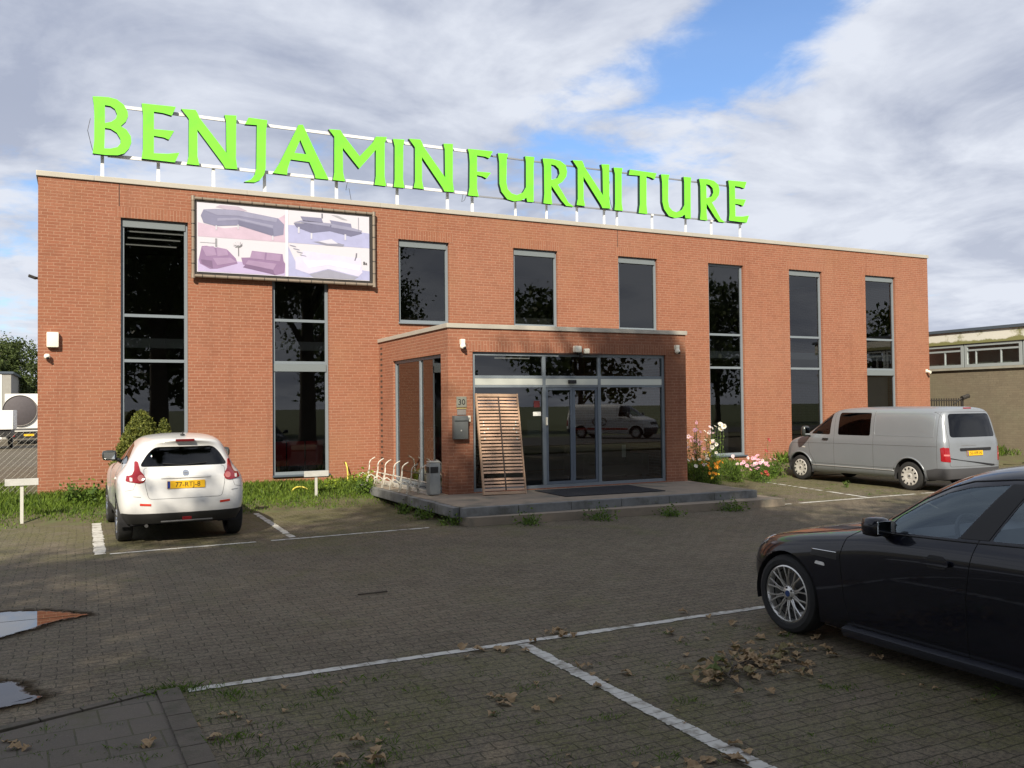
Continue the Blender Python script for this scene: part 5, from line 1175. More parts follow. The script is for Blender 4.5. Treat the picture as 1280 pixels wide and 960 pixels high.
        m = MB(); m.bbox((0,-.80,1.925),(.24,.03,.03),None,.008); m.build('high_brake_light', RLAMP, t)
    m = MB(); B.patch(m, rounded([(-.5,.78),(.5,.78),(.52,.94),(-.52,.94)],.03),'y',1,.004,.02,3); m.build('grille', BLACK, t)
    if signwriting:
        c, n = B.side(2.0,.95,-1)
        text_mesh('lettering', 'GO', .62, mat('livery_black',(.03,.02,.02),.5), t, Matrix.Translation((c.x-.012,1.2,.92)) @ Matrix.Rotation(rad(-90),4,'Z') @ Matrix.Rotation(rad(90),4,'X'), .003)
        for s in (1,-1):
            m = MB(); B.patch(m, [(-.45,.50),(2.9,.50),(2.9,.60),(-.45,.60)],'x',s,.004,.004,4); m.build('livery_stripe', mat('livery_red',(.45,.03,.02),.5), t)
    cap = mat('silver_wheel_cover', (.62,.60,.56), .35, .3)
    for s in (1,-1):
        for y in (0,3.4): wheel(t, s*.83, y, .335, .21, .225, s, cap, 'cap')
    for y in (0,3.4): arch_liner(t, y, .41, .3, .55, .93, .34)
    MB().box(-.8,.8,-.85,4.0,.28,.33).build('underbody', DARK, t)
    seats(t, [(-.45,2.35,.82),(.45,2.35,.82),(-.45,1.35,.78),(.1,1.35,.78)], SEATM); steering(t, -.45,2.86,1.20, BLACK)
    m = MB(); m.bbox((0,3.25,1.08),(1.70,.45,.22),None,.07); m.build('dashboard', SEATM, t, 'auto')
    t.scale = sc; return t
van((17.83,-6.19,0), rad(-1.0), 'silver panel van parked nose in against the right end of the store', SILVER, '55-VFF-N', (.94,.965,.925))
# ---- dark saloon in the foreground
NAVY = mat('black_car_paint', (.0040,.0048,.010), .3, .0, coat=.75, spec=.15)
def saloon():
    t = thing('parked_car', 'glossy black saloon with silver many-spoked alloy wheels in the right foreground', 'car', (6.985,-16.79,0), 0)
    rows = [
     [(0,3.60,.20),(0,3.68,.30),(0,3.73,.45),(0,3.72,.60),(0,3.68,.70),(0,3.60,.735),(0,3.50,.76),(0,3.35,.79),(0,3.2,.815)],
     [(.56,3.43,.20),(.64,3.50,.30),(.69,3.54,.45),(.69,3.51,.60),(.66,3.45,.70),(.55,3.43,.735),(.40,3.36,.765),(.2,3.2,.81),(0,3.08,.84)],
     [(.80,3.22,.20),(.87,3.26,.29),(.905,3.27,.42),(.905,3.25,.60),(.85,3.22,.74),(.73,3.2,.775),(.5,3.12,.815),(.25,2.98,.86),(0,2.85,.885)],
     [(.86,2.89,.18),(.915,2.89,.26),(.93,2.89,.42),(.935,2.89,.66),(.90,2.88,.81),(.79,2.87,.845),(.54,2.80,.885),(.27,2.68,.915),(0,2.6,.93)],
     [(.85,2.45,.15),(.905,2.45,.23),(.915,2.45,.42),(.92,2.45,.70),(.90,2.43,.855),(.82,2.38,.905),(.60,2.28,.955),(.31,2.32,.975),(0,2.36,.985)],
     [(.85,2.1,.15),(.90,2.1,.23),(.91,2.1,.42),(.92,2.1,.71),(.91,2.1,.875),(.865,2.1,.935),(.735,2.03,.995),(.37,2.17,1.03),(0,2.22,1.04)],
     [(.85,1.75,.15),(.90,1.75,.23),(.91,1.75,.42),(.922,1.75,.72),(.915,1.75,.89),(.875,1.75,.95),(.73,1.70,1.24),(.38,1.83,1.275),(0,1.88,1.285)],
     [(.85,1.3,.15),(.90,1.3,.23),(.91,1.3,.42),(.924,1.3,.73),(.918,1.3,.905),(.88,1.3,.965),(.665,1.24,1.43),(.38,1.40,1.48),(0,1.46,1.49)],
     [(.85,.6,.15),(.90,.6,.23),(.91,.6,.42),(.926,.6,.74),(.92,.6,.925),(.88,.6,.985),(.645,.55,1.475),(.36,.6,1.52),(0,.6,1.53)],
     [(.85,0,.15),(.91,0,.24),(.925,0,.42),(.935,0,.76),(.92,0,.94),(.87,-.02,1.01),(.625,-.03,1.42),(.35,-.08,1.475),(0,-.1,1.49)],
     [(.85,-.38,.18),(.91,-.38,.27),(.925,-.38,.44),(.925,-.38,.78),(.895,-.38,.96),(.82,-.38,1.03),(.62,-.46,1.21),(.33,-.52,1.26),(0,-.54,1.27)],
     [(.83,-.72,.20),(.89,-.74,.29),(.905,-.75,.46),(.90,-.75,.78),(.86,-.73,.97),(.76,-.70,1.035),(.58,-.70,1.06),(.3,-.74,1.08),(0,-.75,1.085)],
     [(.60,-.98,.24),(.67,-1.05,.32),(.70,-1.07,.50),(.70,-1.06,.80),(.67,-1.02,.98),(.60,-.97,1.04),(.45,-.94,1.06),(.2,-.95,1.075),(0,-.95,1.08)],
     [(0,-1.04,.24),(0,-1.12,.32),(0,-1.15,.50),(0,-1.13,.80),(0,-1.09,.98),(0,-1.04,1.04),(0,-1.01,1.055),(0,-.99,1.06),(0,-.98,1.065)]]
    B = Body(rows, 4)
    for a in (0, 2.888): B.take(B.cut(circ(a, .325, .365, 36), 'x', lambda c, n: abs(c.x) > .5))
    for s in (1,-1):
        sd = lambda c, n, s=s: c.x*s > .5 and n.x*s > .3
        glaze(B, [(rounded([(1.90,.972),(1.28,.995),(1.03,1.372),(1.33,1.332),(1.50,1.280),(1.66,1.20),(1.84,1.085)],.025),'x',sd,SGLASS),
                  (rounded([(1.04,1.01),(.12,1.055),(.02,1.36),(.30,1.40),(.85,1.385)],.03),'x',sd,SGLASS)], t, 'side_window')
    glaze(B, [(rounded([(-.66,1.06),(.66,1.06),(.60,1.42),(-.60,1.42)],.05),'y',lambda c, n: c.y > .8 and n.y > .25, CGLASS),
              (rounded([(-.60,1.13),(.60,1.13),(.52,1.40),(-.52,1.40)],.05),'y',lambda c, n: c.y < -.4 and n.y < -.15, CGLASS)], t, 'windscreen')
    B.build('body', NAVY, t)
    gp = MB(); tr = MB()
    for s in (1,-1):
        for pts in ([(2.14,.955),(2.24,.88),(2.29,.74),(2.26,.40),(2.20,.22)],[(1.12,1.02),(1.16,.86),(1.20,.60),(1.20,.21)],[(.02,1.05),(.12,.86),(.34,.62),(.42,.45)],[(2.2,.21),(.42,.21)],[(3.22,.54),(3.42,.56),(3.6,.58)]): B.seam(gp, pts,'x',s,.003,.02)
        tr = MB(); B.seam(tr, [(1.96,.955),(1.2,.983),(.1,1.035)],'x',s,.006,.03,.001); tr.build('window_trim', mat('gloss_black',(.008,.008,.009)), t, True); tr = MB()
        B.seam(tr, [(1.92,1.05),(1.70,1.215),(1.51,1.315),(1.34,1.37),(1.02,1.405),(.6,1.425),(.0,1.39)],'x',s,.006,.03,.001); tr.build('window_trim', mat('gloss_black',(.008,.008,.009)), t, True)
        m = MB(); B.patch(m, rounded([(1.265,1.0),(1.055,1.01),(.865,1.38),(1.02,1.375)],.006),'x',s,.004,.01,3); m.build('door_pillar', mat('gloss_black',(.008,.008,.009),.2,coat=.5), t, 'auto')
        m = MB(); B.patch(m, rounded([(1.31,.80),(1.52,.80),(1.53,.815),(1.52,.835),(1.31,.84),(1.30,.82)],.015),'x',s,.032,.02,2); m.build('door_handle', NAVY, t, 'auto')
        m = MB(); B.patch(m, rounded([(1.34,.775),(1.50,.775),(1.49,.865),(1.35,.865)],.03),'x',s,.002,.004,2); m.build('handle_recess', mat('gloss_black',(.008,.008,.009)), t, 'auto')
        m = MB(); B.patch(m, rounded([(2.32,.70),(2.60,.705),(2.575,.75),(2.32,.755)],.01),'x',s,.001,.006,2); m.build('wing_vent', mat('vent_black',(.006,.006,.006),.4), t)
        m = MB(); B.seam(m, [(2.32,.757),(2.58,.753)],'x',s,.005,.02,.004); m.build('vent_strip', CHROME, t, True)
        m = MB(); B.patch(m, rounded([(2.44,.635),(2.545,.64),(2.53,.665),(2.45,.66)],.008),'x',s,.006,.01,1); m.build('side_indicator', mat('clear_indicator_bright',(.75,.74,.70),.2,coat=.5), t)
        m = MB(); B.patch(m, rounded([(3.18,.735),(3.34,.655),(3.52,.62),(3.50,.70),(3.30,.76)],.02),'x',s,.003,.02,3); m.build('headlight', mat('headlight_glass',(.45,.42,.40),.08,coat=1), t, 'auto')
        m = MB(); m.bbox((s*.885,1.30,.165),(.10,1.95,.075),Matrix.Rotation(s*.30,3,'Y'),.03); m.build('side_skirt', mat('skirt_paint',(.012,.014,.022),.35,coat=.6), t, 'auto')
        mirror_part(t, (s*.99,1.86,1.02),(.165,.14,.13),s,NAVY)
        m = MB(); B.patch(m, rounded([(1.96,.965),(1.80,.97),(1.86,1.04),(1.93,1.04)],.01),'x',s,.004,.01,2); m.build('mirror_foot', BLACK, t, 'auto')
    for p in ([(-.86,.99),(-.5,1.02)],): pass
    gp.build('panel_gaps', mat('gap_black',(.001,.001,.001),.9), t)
    m = MB(); B.seam(m, [(.60,2.04),(.74,2.35),(.80,2.75),(.70,3.2),(.55,3.38)],'z',1,.003,.03); B.seam(m, [(-.60,2.04),(-.74,2.35),(-.80,2.75),(-.70,3.2),(-.55,3.38)],'z',1,.003,.03); m.build('bonnet_gap', mat('gap_black',(.001,.001,.001)), t)
    SPK = mat('alloy_silver', (.62,.61,.58), .28, .85)
    for s in (1,-1):
        for y in (0,2.888): wheel(t, s*.80, y, .328, .235, .238, s, SPK, 'double')
    for y in (0,2.888): arch_liner(t, y, .365, .3, .55, .90, .325)
    MB().box(-.80,.80,-1.3,3.3,.19,.24).build('underbody', DARK, t)
    LT = mat('grey_leather', (.06,.06,.065), .6)
    seats(t, [(-.37,.95,.52),(.37,.95,.52),(-.37,.05,.54),(.37,.05,.54)], LT); steering(t, -.37,1.50,.93, BLACK)
    m = MB(); m.bbox((0,1.86,.84),(1.45,.42,.22),None,.08); m.build('dashboard', LT, t, 'auto')
    m = MB(); m.box(-.74,.74,-.6,2.0,.25,.36); m.build('cabin_floor', DARK, t)
    return t
saloon()
# ---- parked vehicles far behind on the left, and the van across the road that the door glass mirrors
van((27.5,-33.1,0), rad(-34), 'white delivery van across the road, mirrored in the entrance glass', mat('white_van_paint',(.78,.78,.76),.35,coat=.5), '', (1,1,1), False, True)
WT = mat('lorry_white', (.80,.79,.75), .45); 
def lorry():
    t = thing('box_truck', 'white box truck with a large dark disc on its rear, far behind the store', 'truck', (-1.88,38.3,0), rad(3))
    MB().bbox((0,3.0,1.83),(2.35,6.0,2.18),None,.05).build('cargo_box', WT, t, 'auto')
    m = MB(); M = Matrix.Translation((-.42,-.03,1.95)) @ Matrix.Rotation(rad(90),4,'X') @ Matrix.Diagonal((.9,.9,1,1)); m.lathe([(0,.10),(.85,.08),(.94,.04),(.95,0)],40,M); m.build('round_disc', mat('dark_disc',(.085,.075,.08),.7,var=.2), t, 'auto')
    m = MB(); m.lathe([(.94,.02),(.97,.10),(1.0,.03)],40,M); m.build('disc_rim', mat('disc_rim',(.30,.28,.26),.5), t)
    MB().box(-1.1,1.1,-.05,-.005,.85,.93).build('latch_bar', mat('grey_strip',(.12,.12,.12)), t)
    MB().bbox((0,-.02,.52),(2.2,.12,.32),None,.02).build('rear_bumper', BLACK, t)
    for s in (-1,1): MB().bbox((s*.85,-.09,.55),(.36,.03,.17),None,.01).build('tail_light', RLAMP, t)
    MB().box(-.22,.30,-.10,-.081,.48,.60).build('number_plate', mat('yellow_plate',(.80,.46,.012)), t)
    for s in (-1,1):
        for y in (1.2,6.6): wheel(t, s*.92, y, .40, .24, .26, s, mat('grey_strip',(.12,.12,.12)), 'cap')
    m = MB(); m.bbox((0,6.9,1.45),(2.1,1.7,1.95),None,.12); m.build('cab', WT, t, 'auto'); MB().box(-.98,.98,7.68,7.76,1.5,2.2).build('windscreen', PRIV, t); MB().box(-.5,.5,0.2,7.5,.40,.70).build('chassis', DARK, t)
lorry()
def trailer():
    t = thing('box_trailer', 'white box trailer parked on the grass left of the box truck', 'trailer', (-2.85,31.5,0), 0)
    MB().bbox((-.35,1.6,1.49),(1.9,3.2,.97),None,.03).build('box', WT, t, 'auto'); MB().box(-1.2,.5,.1,3.1,.62,1.0).build('chassis', BLACK, t)
    for s in (-1.1,.40): wheel(t, s, 1.7, .33, .18, .2, 1 if s > 0 else -1, mat('grey_strip',(.12,.12,.12)), 'cap')
    MB().tube([(-.35,3.2,.62),(-.35,4.4,.5)],.04,8).build('drawbar', GALV, t)
trailer()
def shed():
    t = thing('storage_shed', 'tall pale grey storage building at the far left edge behind the trailer', 'building', (-6.9,50,0))
    m = MB(); m.box(-5,3.45,0,12,-.05,4.5); m.build('wall', mat('grey_cladding',(.30,.29,.26),.7,var=.15), t); MB().box(-5.1,3.6,-.1,12.1,4.502,4.65).build('roof', ALUD, t); MB().box(2.2,2.9,-.03,-.001,0,4.45).build('downpipe_panel', WT, t)
shed()
# ---------------------------------------------------------------- plants
def quads_mesh(name, C, size, aspect=.6, up=.0, rng=RNG, bend=0):
    """many leaf-sized rhombs; C (n,3) centres, size (n,)"""
    n = len(C); d = rng.normal(size=(n, 3)); d[:, 2] += up; d /= np.linalg.norm(d, axis=1)[:, None]
    e = rng.normal(size=(n, 3)); e -= d*(e*d).sum(1)[:, None]; e /= np.linalg.norm(e, axis=1)[:, None]
    s = size[:, None]; a = aspect
    V = np.stack([C-d*s*.5, C+e*s*a*.5, C+d*s*.5, C-e*s*a*.5], 1).reshape(-1, 3)
    return V
def leaves_object(name, C, size, mt, parent=None, loc=None, aspect=.6, up=0, rng=RNG):
    V = quads_mesh(name, C, size, aspect, up, rng); n = len(C); me = bpy.data.meshes.new(name)
    me.vertices.add(n*4); me.vertices.foreach_set('co', V.astype('f').ravel()); me.loops.add(n*4); me.polygons.add(n)
    me.loops.foreach_set('vertex_index', np.arange(n*4, dtype='i')); me.polygons.foreach_set('loop_start', np.arange(0, n*4, 4, dtype='i')); me.update(calc_edges=True)
    return link_mesh(name, me, mt, parent, False, loc)
def crown_points(rng, blobs, n_clump, per, cr):
    """clumps on and inside a set of ellipsoids"""
    P = []
    W_ = np.array([b[3]*b[4] for b in blobs]); W_ = W_/W_.sum()
    for b, w in zip(blobs, W_):
        k = max(3, int(n_clump*w)); d = rng.normal(size=(k, 3)); d /= np.linalg.norm(d, axis=1)[:, None]
        r = rng.uniform(.45, 1.0, k)**.6; c = np.array(b[:3])+d*r[:, None]*np.array([b[3], b[3], b[4]]); P.append(c)
    P = np.concatenate(P); q = np.repeat(P, per, 0); rr = rng.uniform(.5, 1.35, len(P)).repeat(per)*cr
    o = rng.normal(size=q.shape)*np.array([1, 1, .6]); return q+o*rr[:, None]*.55
def make_tree(x, y, label, h, spread, base, seed, trunk_r=.35, n_clump=230, per=38, leaf=.30, cr=1.1, mt=LEAF, group=None, blobs=None):
    rng = np.random.default_rng(seed); t = thing('tree', label, 'tree', (x, y, 0), 0, group)
    m = MB(); fork = base*.85
    m.tube([(0,0,-.1),(.02,.0,.4),(.05,.03,fork*.5),(.0,.05,fork),(.1,.05,h*.62),(.05,0,h*.85)], [trunk_r*1.35,trunk_r*1.05,trunk_r*.92,trunk_r*.8,trunk_r*.35,trunk_r*.08], 12)
    if blobs is None:
        blobs = []; k = 9
        for i in range(k):
            a = i*2.4+rng.uniform(-.4,.4); zz = base+(h-base)*(.18+.66*i/k); rr = spread*(.62 if i < 6 else .38)*rng.uniform(.8,1.1)
            blobs.append((rr*math.cos(a), rr*math.sin(a), zz, spread*rng.uniform(.38,.52), (h-base)*rng.uniform(.14,.20)))
        blobs.append((0,0,h-(h-base)*.2,spread*.5,(h-base)*.2))
    for b in blobs:
        s0 = rng.uniform(fork*.9, min(b[2]*.85, h*.7)); 
        if s0 > b[2]: s0 = b[2]*.7
        mid = ((b[0])*.45, (b[1])*.45, s0+(b[2]-s0)*.62)
        m.tube([(0,.03,s0), mid, (b[0], b[1], b[2])], [trunk_r*.42, trunk_r*.24, trunk_r*.06], 7)
        for q in range(3):
            a = rng.uniform(0, 6.28); m.tube([(b[0]*.8,b[1]*.8,mid[2]+(b[2]-mid[2])*.6),(b[0]+b[3]*.7*math.cos(a), b[1]+b[3]*.7*math.sin(a), b[2]+rng.uniform(-.3,.6)*b[4])], [trunk_r*.12,.02], 5)
    m.build('trunk', BARK, t, True)
    C = crown_points(rng, blobs, n_clump, per, cr)
    leaves_object('crown', C, rng.uniform(.7,1.3,len(C))*leaf, mt, t, rng=rng); return t
# the row of big trees across the verge that shades the car park
TR = [(-22,-25.5,17.4,5.8,5.5,1),(-14.2,-26.2,17.2,5.2,6,2),(-7.6,-25.8,20.3,4.4,6.5,3),(-3.5,-26.2,22.6,3.4,7,4),(4.1,-25.0,13.6,5.2,5.4,5),(11.5,-26.5,14.8,6,6,6)]
for i, (x, y, h, s, b, sd) in enumerate(TR):
    make_tree(x, y, ['westernmost','second','third','tallest','fifth','easternmost'][i]+' big tree in the row across the road verge behind the photographer', h, s, b, sd+40, .45, 460 if i == 3 else 300, 84, .23, 1.15, group='big trees along the road verge')
for i, (x, y, h, s) in enumerate([(-44,-30,14,6),(-46,-16,13,6),(-45,-3,13,6),(-47,10,14,6),(-30,-46,12,5),(-14,-48,13,5.5),(6,-49,12,5),(22,-55,13,6),(40,-55,13,6),(58,-50,14,6),(75,-40,13,6)]):
    make_tree(x, y, 'dense tree in the far belt of trees closing off the road behind the photographer', h, s, 2.0, i+80, .3, 150, 30, .55, 1.6, group='far belt of trees beyond the road')
make_tree(-5.2, 62, 'bushy green tree behind the box truck at the far left', 7.9, 4.4, 1.2, 31, .25, 420, 70, .20, .75)
make_tree(3.5, 72, 'darker rounded tree farther behind the box truck, mostly hidden by the store', 8.5, 4.6, 1.6, 32, .25, 120, 34, .4, 1.0)
# conifer shrub behind the white car
def conifer(x, y, label, lobes, n, seed):
    t = thing('conifer_shrub', label, 'shrub', (x, y, .15)); rng = np.random.default_rng(seed); P = []
    for cx, cy, rb, h, z0 in lobes:
        k = int(n*h*rb); zz = rng.uniform(0,1,k)**1.15; a = rng.uniform(0,6.283,k); prof = np.clip(1-zz**1.35,0,1)**.62*rb*(1+.10*np.sin(a*5+zz*9)); r = prof*rng.uniform(.72,1.03,k)
        P.append(np.stack([cx+r*np.cos(a), cy+r*np.sin(a), z0+zz*h], 1)+rng.normal(size=(k,3))*.018)
    P = np.concatenate(P); leaves_object('foliage', P, rng.uniform(.03,.075,len(P)), THUJA, t, aspect=.45, up=1.1, rng=rng)
    MB().tube([(0,0,-.15),(0,0,.9)],.05,8,r2=.02).build('stem', BARK, t)
conifer(1.80,-1.15,'rounded olive green conifer shrub between the white car and the leftmost window', [(0,0,.62,1.75,0),(.42,.05,.30,1.50,.08),(-.32,-.05,.32,1.15,0)], 14000, 3)
# grass of the verge
def blades(name, pts, hts, mt, lean=.35, w=.009, seed=1):
    rng = np.random.default_rng(seed); n = len(pts); a = rng.uniform(0,6.283,n); d = np.stack([np.cos(a),np.sin(a),np.zeros(n)],1); b = rng.uniform(0,6.283,n)
    L_ = np.stack([np.cos(b),np.sin(b),np.zeros(n)],1)*(hts*rng.uniform(.1,lean*2,n))[:,None]; Z = np.zeros((n,3)); Z[:,2] = hts
    V = np.stack([pts-d*w, pts+d*w, pts+L_*.35+Z*.6+d*w*.7, pts+L_+Z], 1).reshape(-1,3); F = np.arange(n*4).reshape(-1,4)
    me = bpy.data.meshes.new(name); me.vertices.add(n*4); me.vertices.foreach_set('co', V.astype('f').ravel()); me.loops.add(n*4); me.polygons.add(n)
    me.loops.foreach_set('vertex_index', F.astype('i').ravel()); me.polygons.foreach_set('loop_start', np.arange(0,n*4,4,dtype='i')); me.update(calc_edges=True)
    o = link_mesh(name, me, mt); return o
def vz(P): 
    t = np.clip((P[:,1]+3.0)/2.2,0,1); return .205*t*t*(3-2*t)
rng = np.random.default_rng(11)
def verge_grass(x0,x1,y0,y1,n,h0,h1,seed):
    r_ = np.random.default_rng(seed); P = np.stack([r_.uniform(x0,x1,n), y0+(y1-y0)*r_.uniform(0,1,n)**.8, np.zeros(n)],1)
    keep = (np.sin(P[:,0]*2.3+1)*np.sin(P[:,1]*3.1+P[:,0])+r_.uniform(-1,1.2,n)) > -.35+.9*np.clip((-1.9-P[:,1])/1.0,0,1.2)
    P = P[keep]; P[:,2] = vz(P); h = (h0+(h1-h0)*np.clip((P[:,1]+2.2)/2,0,1))*r_.uniform(.5,1.25,len(P)); return P, h
G = [verge_grass(2.9,6.3,-2.9,-.02,17000,.05,.17,1), verge_grass(-.8,1.3,-2.9,-.02,9000,.05,.17,2), verge_grass(-5,-.3,-3.2,4,9000,.05,.12,3), verge_grass(12.6,17.1,-2.6,-.05,9000,.08,.2,4), verge_grass(18.8,27.9,-1.5,-.05,9000,.12,.32,5)]
tag(blades('grass', np.concatenate([g[0] for g in G]), np.concatenate([g[1] for g in G]), GRASS, seed=3), 'bright green grass along the foot of the store wall', 'grass', kind='stuff')
# weeds in the paving joints and along the platform
def tufts(centres, seed, per=(10,40), r=.07, h=.06):
    r_ = np.random.default_rng(seed); P = []; H = []
    for x, y, z, s in centres:
        k = int(r_.integers(*per)*s); a = r_.normal(size=(k,2))*r*s; P.append(np.stack([x+a[:,0]*1.6, y+a[:,1], np.full(k,z)],1)); H.append(r_.uniform(.4,1.3,k)*h*min(s,1.6))
    return np.concatenate(P), np.concatenate(H)
cs = []
for i in range(330): cs.append((rng.uniform(1.5,6.4), rng.uniform(-16.6,-13.3), .0, rng.uniform(.12,.6)*(1.35 if rng.uniform()<.12 else .7)))
for i in range(46): cs.append((rng.uniform(1.38,2.3), rng.uniform(-15.6,-13.1), .0, rng.uniform(.3,1.1)))
for i in range(60): cs.append((rng.uniform(-.6,1.2), rng.uniform(-15.2,-13.2), .005, rng.uniform(.15,.65)))
for i in range(14): cs.append((1.2+rng.normal()*.12, -13.05+rng.normal()*.05, 0, rng.uniform(.5,1.1)))
for i in range(60): cs.append((rng.uniform(12.5,16.6), rng.uniform(-6.6,-2.7), 0, rng.uniform(.2,.7)))
Pw, Hw = tufts(cs, 4, (20,80), .055, .036)
tag(blades('weeds', Pw, Hw, WEED, .8, .0022, 5), 'low weeds growing in the joints of the paving', 'weeds', kind='stuff')
def leafy(name, label, cat, x, y, z, r, h, n, mt, seed, leaf=.06, group=None):
    t = thing(name, label, cat, (x,y,z), 0, group); r_ = np.random.default_rng(seed); k = 9; m = MB(); P = []
    for i in range(k):
        a = r_.uniform(0,6.28); q = r_.uniform(.2,1)*r; top = Vector((q*math.cos(a), q*math.sin(a), h*r_.uniform(.5,1))); m.tube([(top.x*.2,top.y*.2,-.02),(top.x*.6,top.y*.6,top.z*.6),top], .006, 4)
        c = r_.uniform(.1,1,n//k); P.append(np.outer(c,np.array(top))+r_.normal(size=(n//k,3))*r*.22)
    m.build('stem', mat('green_stem',(.06,.09,.02),.7), t); P = np.concatenate(P); P[:,2] = np.abs(P[:,2])
    leaves_object('foliage', P, r_.uniform(.6,1.4,len(P))*leaf, mt, t, aspect=.55, rng=r_); return t
leafy('weed_plant','leafy green nettle clump beside the front wheel of the white car','plant',.80,-1.15,.17,.34,.42,520,WEED,1,.075)
leafy('weed_plant','dark reddish low bush at the front right of the white car','plant',3.13,-1.15,.17,.26,.55,300,RWEED,2,.075)
leafy('weed_plant','bright yellow green clump beside the hanging garden hose','plant',6.32,-.75,.19,.40,.28,620,YWEED,3,.07)
leafy('weed_plant','dark green clump at the corner of the bicycle rack','plant',6.05,-1.75,.12,.26,.34,420,WEED,4,.06)
leafy('weed_plant','second yellow green clump under the garden hose','plant',5.55,-.9,.19,.30,.20,320,YWEED,14,.06)
for i, (x, y, r, h) in enumerate([(6.1,-5.3,.28,.20),(6.2,-6.2,.30,.17),(6.02,-4.3,.22,.18),(7.3,-6.85,.34,.10),(8.6,-6.98,.42,.13),(9.9,-7.05,.30,.09),(11.3,-7.08,.36,.10)]):
    leafy('weed_plant', ['weeds against the left kerb of the entrance platform','weeds round the front left corner of the entrance platform','weeds by the bicycle rack end of the platform kerb','thin weed tuft left along the lower entrance step','thickest weed tuft along the middle of the lower entrance step','small weed tuft right of the middle of the lower entrance step','weed tuft at the right part of the lower entrance step'][i], 'plant', x, y, 0, r, h, 260, WEED, 20+i, .045, 'weeds round the entrance platform')
# flower bed right of the porch
PINK = mat('pink_petal',(.72,.36,.50),.6); PALE = mat('pale_pink_petal',(.80,.60,.66),.6); WHP = mat('white_petal',(.82,.80,.72),.6); ORG = mat('orange_petal',(.85,.30,.015),.6); YEL = mat('yellow_petal',(.85,.62,.06),.6); REDP = mat('dark_red_petal',(.30,.02,.03),.6); CEN = mat('flower_centre',(.55,.32,.03),.8)
def flower_mesh(name, r, petals, mt, flat_=.25):
    m = MB()
    for i in range(petals):
        a = 2*math.pi*i/petals; da = math.pi/petals*1.05
        p = lambda rr, an, zz: (rr*math.cos(an), rr*math.sin(an), zz)
        m.add([p(r*.12,a,0), p(r*.75,a-da*.8,r*flat_), p(r,a-da*.35,r*flat_*1.1), p(r,a+da*.35,r*flat_*1.1), p(r*.75,a+da*.8,r*flat_)], [(0,1,2,3,4)])
    m.mi = 1; m.lathe([(0,r*.22),(r*.2,r*.16),(r*.26,r*.02)], 8); me = m.mesh(name); me.materials.append(mt); me.materials.append(CEN); box_uv(me); return me
FM = {k: flower_mesh('flower_'+k, *v) for k, v in {'pink':(.045,8,PINK),'pale':(.045,8,PALE),'white':(.05,8,WHP),'orange':(.034,12,ORG,.6),'yellow':(.028,10,YEL,.6),'red':(.05,14,REDP,.7),'big':(.085,12,WHP,.6)}.items()}
def flower_plant(label, x, y, r, h, nst, heads, kinds, seed, fol=900, mt=WEED, leafs=.05):
    t = thing('flowering_plant', label, 'flowers', (x,y,verge_z(x,y)), 0); r_ = np.random.default_rng(seed); m = MB(); P = []; tips = []
    for i in range(nst):
        a = r_.uniform(0,6.28); q = r*r_.uniform(.1,1); hh = h*r_.uniform(.45,1); p2 = Vector((q*math.cos(a),q*math.sin(a),hh)); m.tube([(p2.x*.25,p2.y*.25,-.03),(p2.x*.5,p2.y*.5,hh*.5),p2],.005,4); tips.append(p2)
        c = r_.uniform(0,.92,fol//nst)**1.1; P.append(np.stack([p2.x*(.3+.7*c), p2.y*(.3+.7*c), hh*c],1)+r_.normal(size=(fol//nst,3))*np.array([.085,.085,.05])*(1.2-c)[:,None])
    m.build('stem', mat('green_stem',(.06,.09,.02)), t); P = np.concatenate(P); P[:,2] = np.abs(P[:,2])
    leaves_object('foliage', P, r_.uniform(.5,1.5,len(P))*leafs, mt, t, aspect=.28, up=.6, rng=r_)
    for i in range(heads):
        tp = tips[i % len(tips)] if i < len(tips) else tips[int(r_.integers(len(tips)))]*r_.uniform(.55,1)+Vector((r_.normal()*.08,r_.normal()*.08,0))
        o = bpy.data.objects.new('flower', FM[kinds[int(r_.integers(len(kinds)))]]); SC.collection.objects.link(o); o.parent = t; o.location = tp
        o.rotation_euler = (rad(r_.uniform(25,85)), 0, rad(r_.uniform(-70,50))); s = r_.uniform(.75,1.25); o.scale = (s,s,s)
    return t
flower_plant('tall pink cosmos nearest the right pillar of the porch', 14.15,-2.45,.30,1.62,16,16,['pink','pale'],1,1300)
flower_plant('tall white and pale cosmos in front of the window right of the porch', 14.75,-2.3,.30,1.45,14,15,['white','pale','white'],2,1200)
flower_plant('big white dahlia standing tall beside the white cosmos', 15.05,-2.2,.14,1.36,4,3,['big'],3,260)
flower_plant('orange marigolds at the front of the flower bed', 14.3,-2.85,.30,.55,20,34,['orange','orange','yellow'],4,1100)
flower_plant('yellow flowers behind the orange marigolds', 14.42,-2.5,.28,.98,12,12,['yellow','white'],5,700)
flower_plant('bushy pale flowers at the left foot of the porch pillar bed', 13.8,-2.95,.32,.70,14,7,['pale','white'],6,1100)
flower_plant('low green bush with few flowers below the tall window', 15.15,-2.6,.42,.66,18,3,['pale'],7,2000)
flower_plant('pink cosmos bush in the middle of the bed', 15.75,-2.75,.40,.66,20,30,['pink','pale','pink'],8,1600)
flower_plant('green bush with pink blooms nearest the silver van', 16.35,-2.5,.36,.62,18,7,['pink'],9,1600)
flower_plant('single dark red bloom on a tall stem against the wall', 16.65,-2.1,.10,.98,3,2,['red'],10,120)
flower_plant('low dark red bloom at the front edge of the bed', 15.66,-3.1,.18,.24,6,4,['red'],11,260)
flower_plant('pale mauve asters at the back beside the pillar', 14.25,-1.9,.28,1.05,14,14,['pale','pink'],12,900)
leafy('weed_plant','green weed under the side of the silver van','plant',16.35,-5.0,0,.10,.16,60,WEED,60,.05)
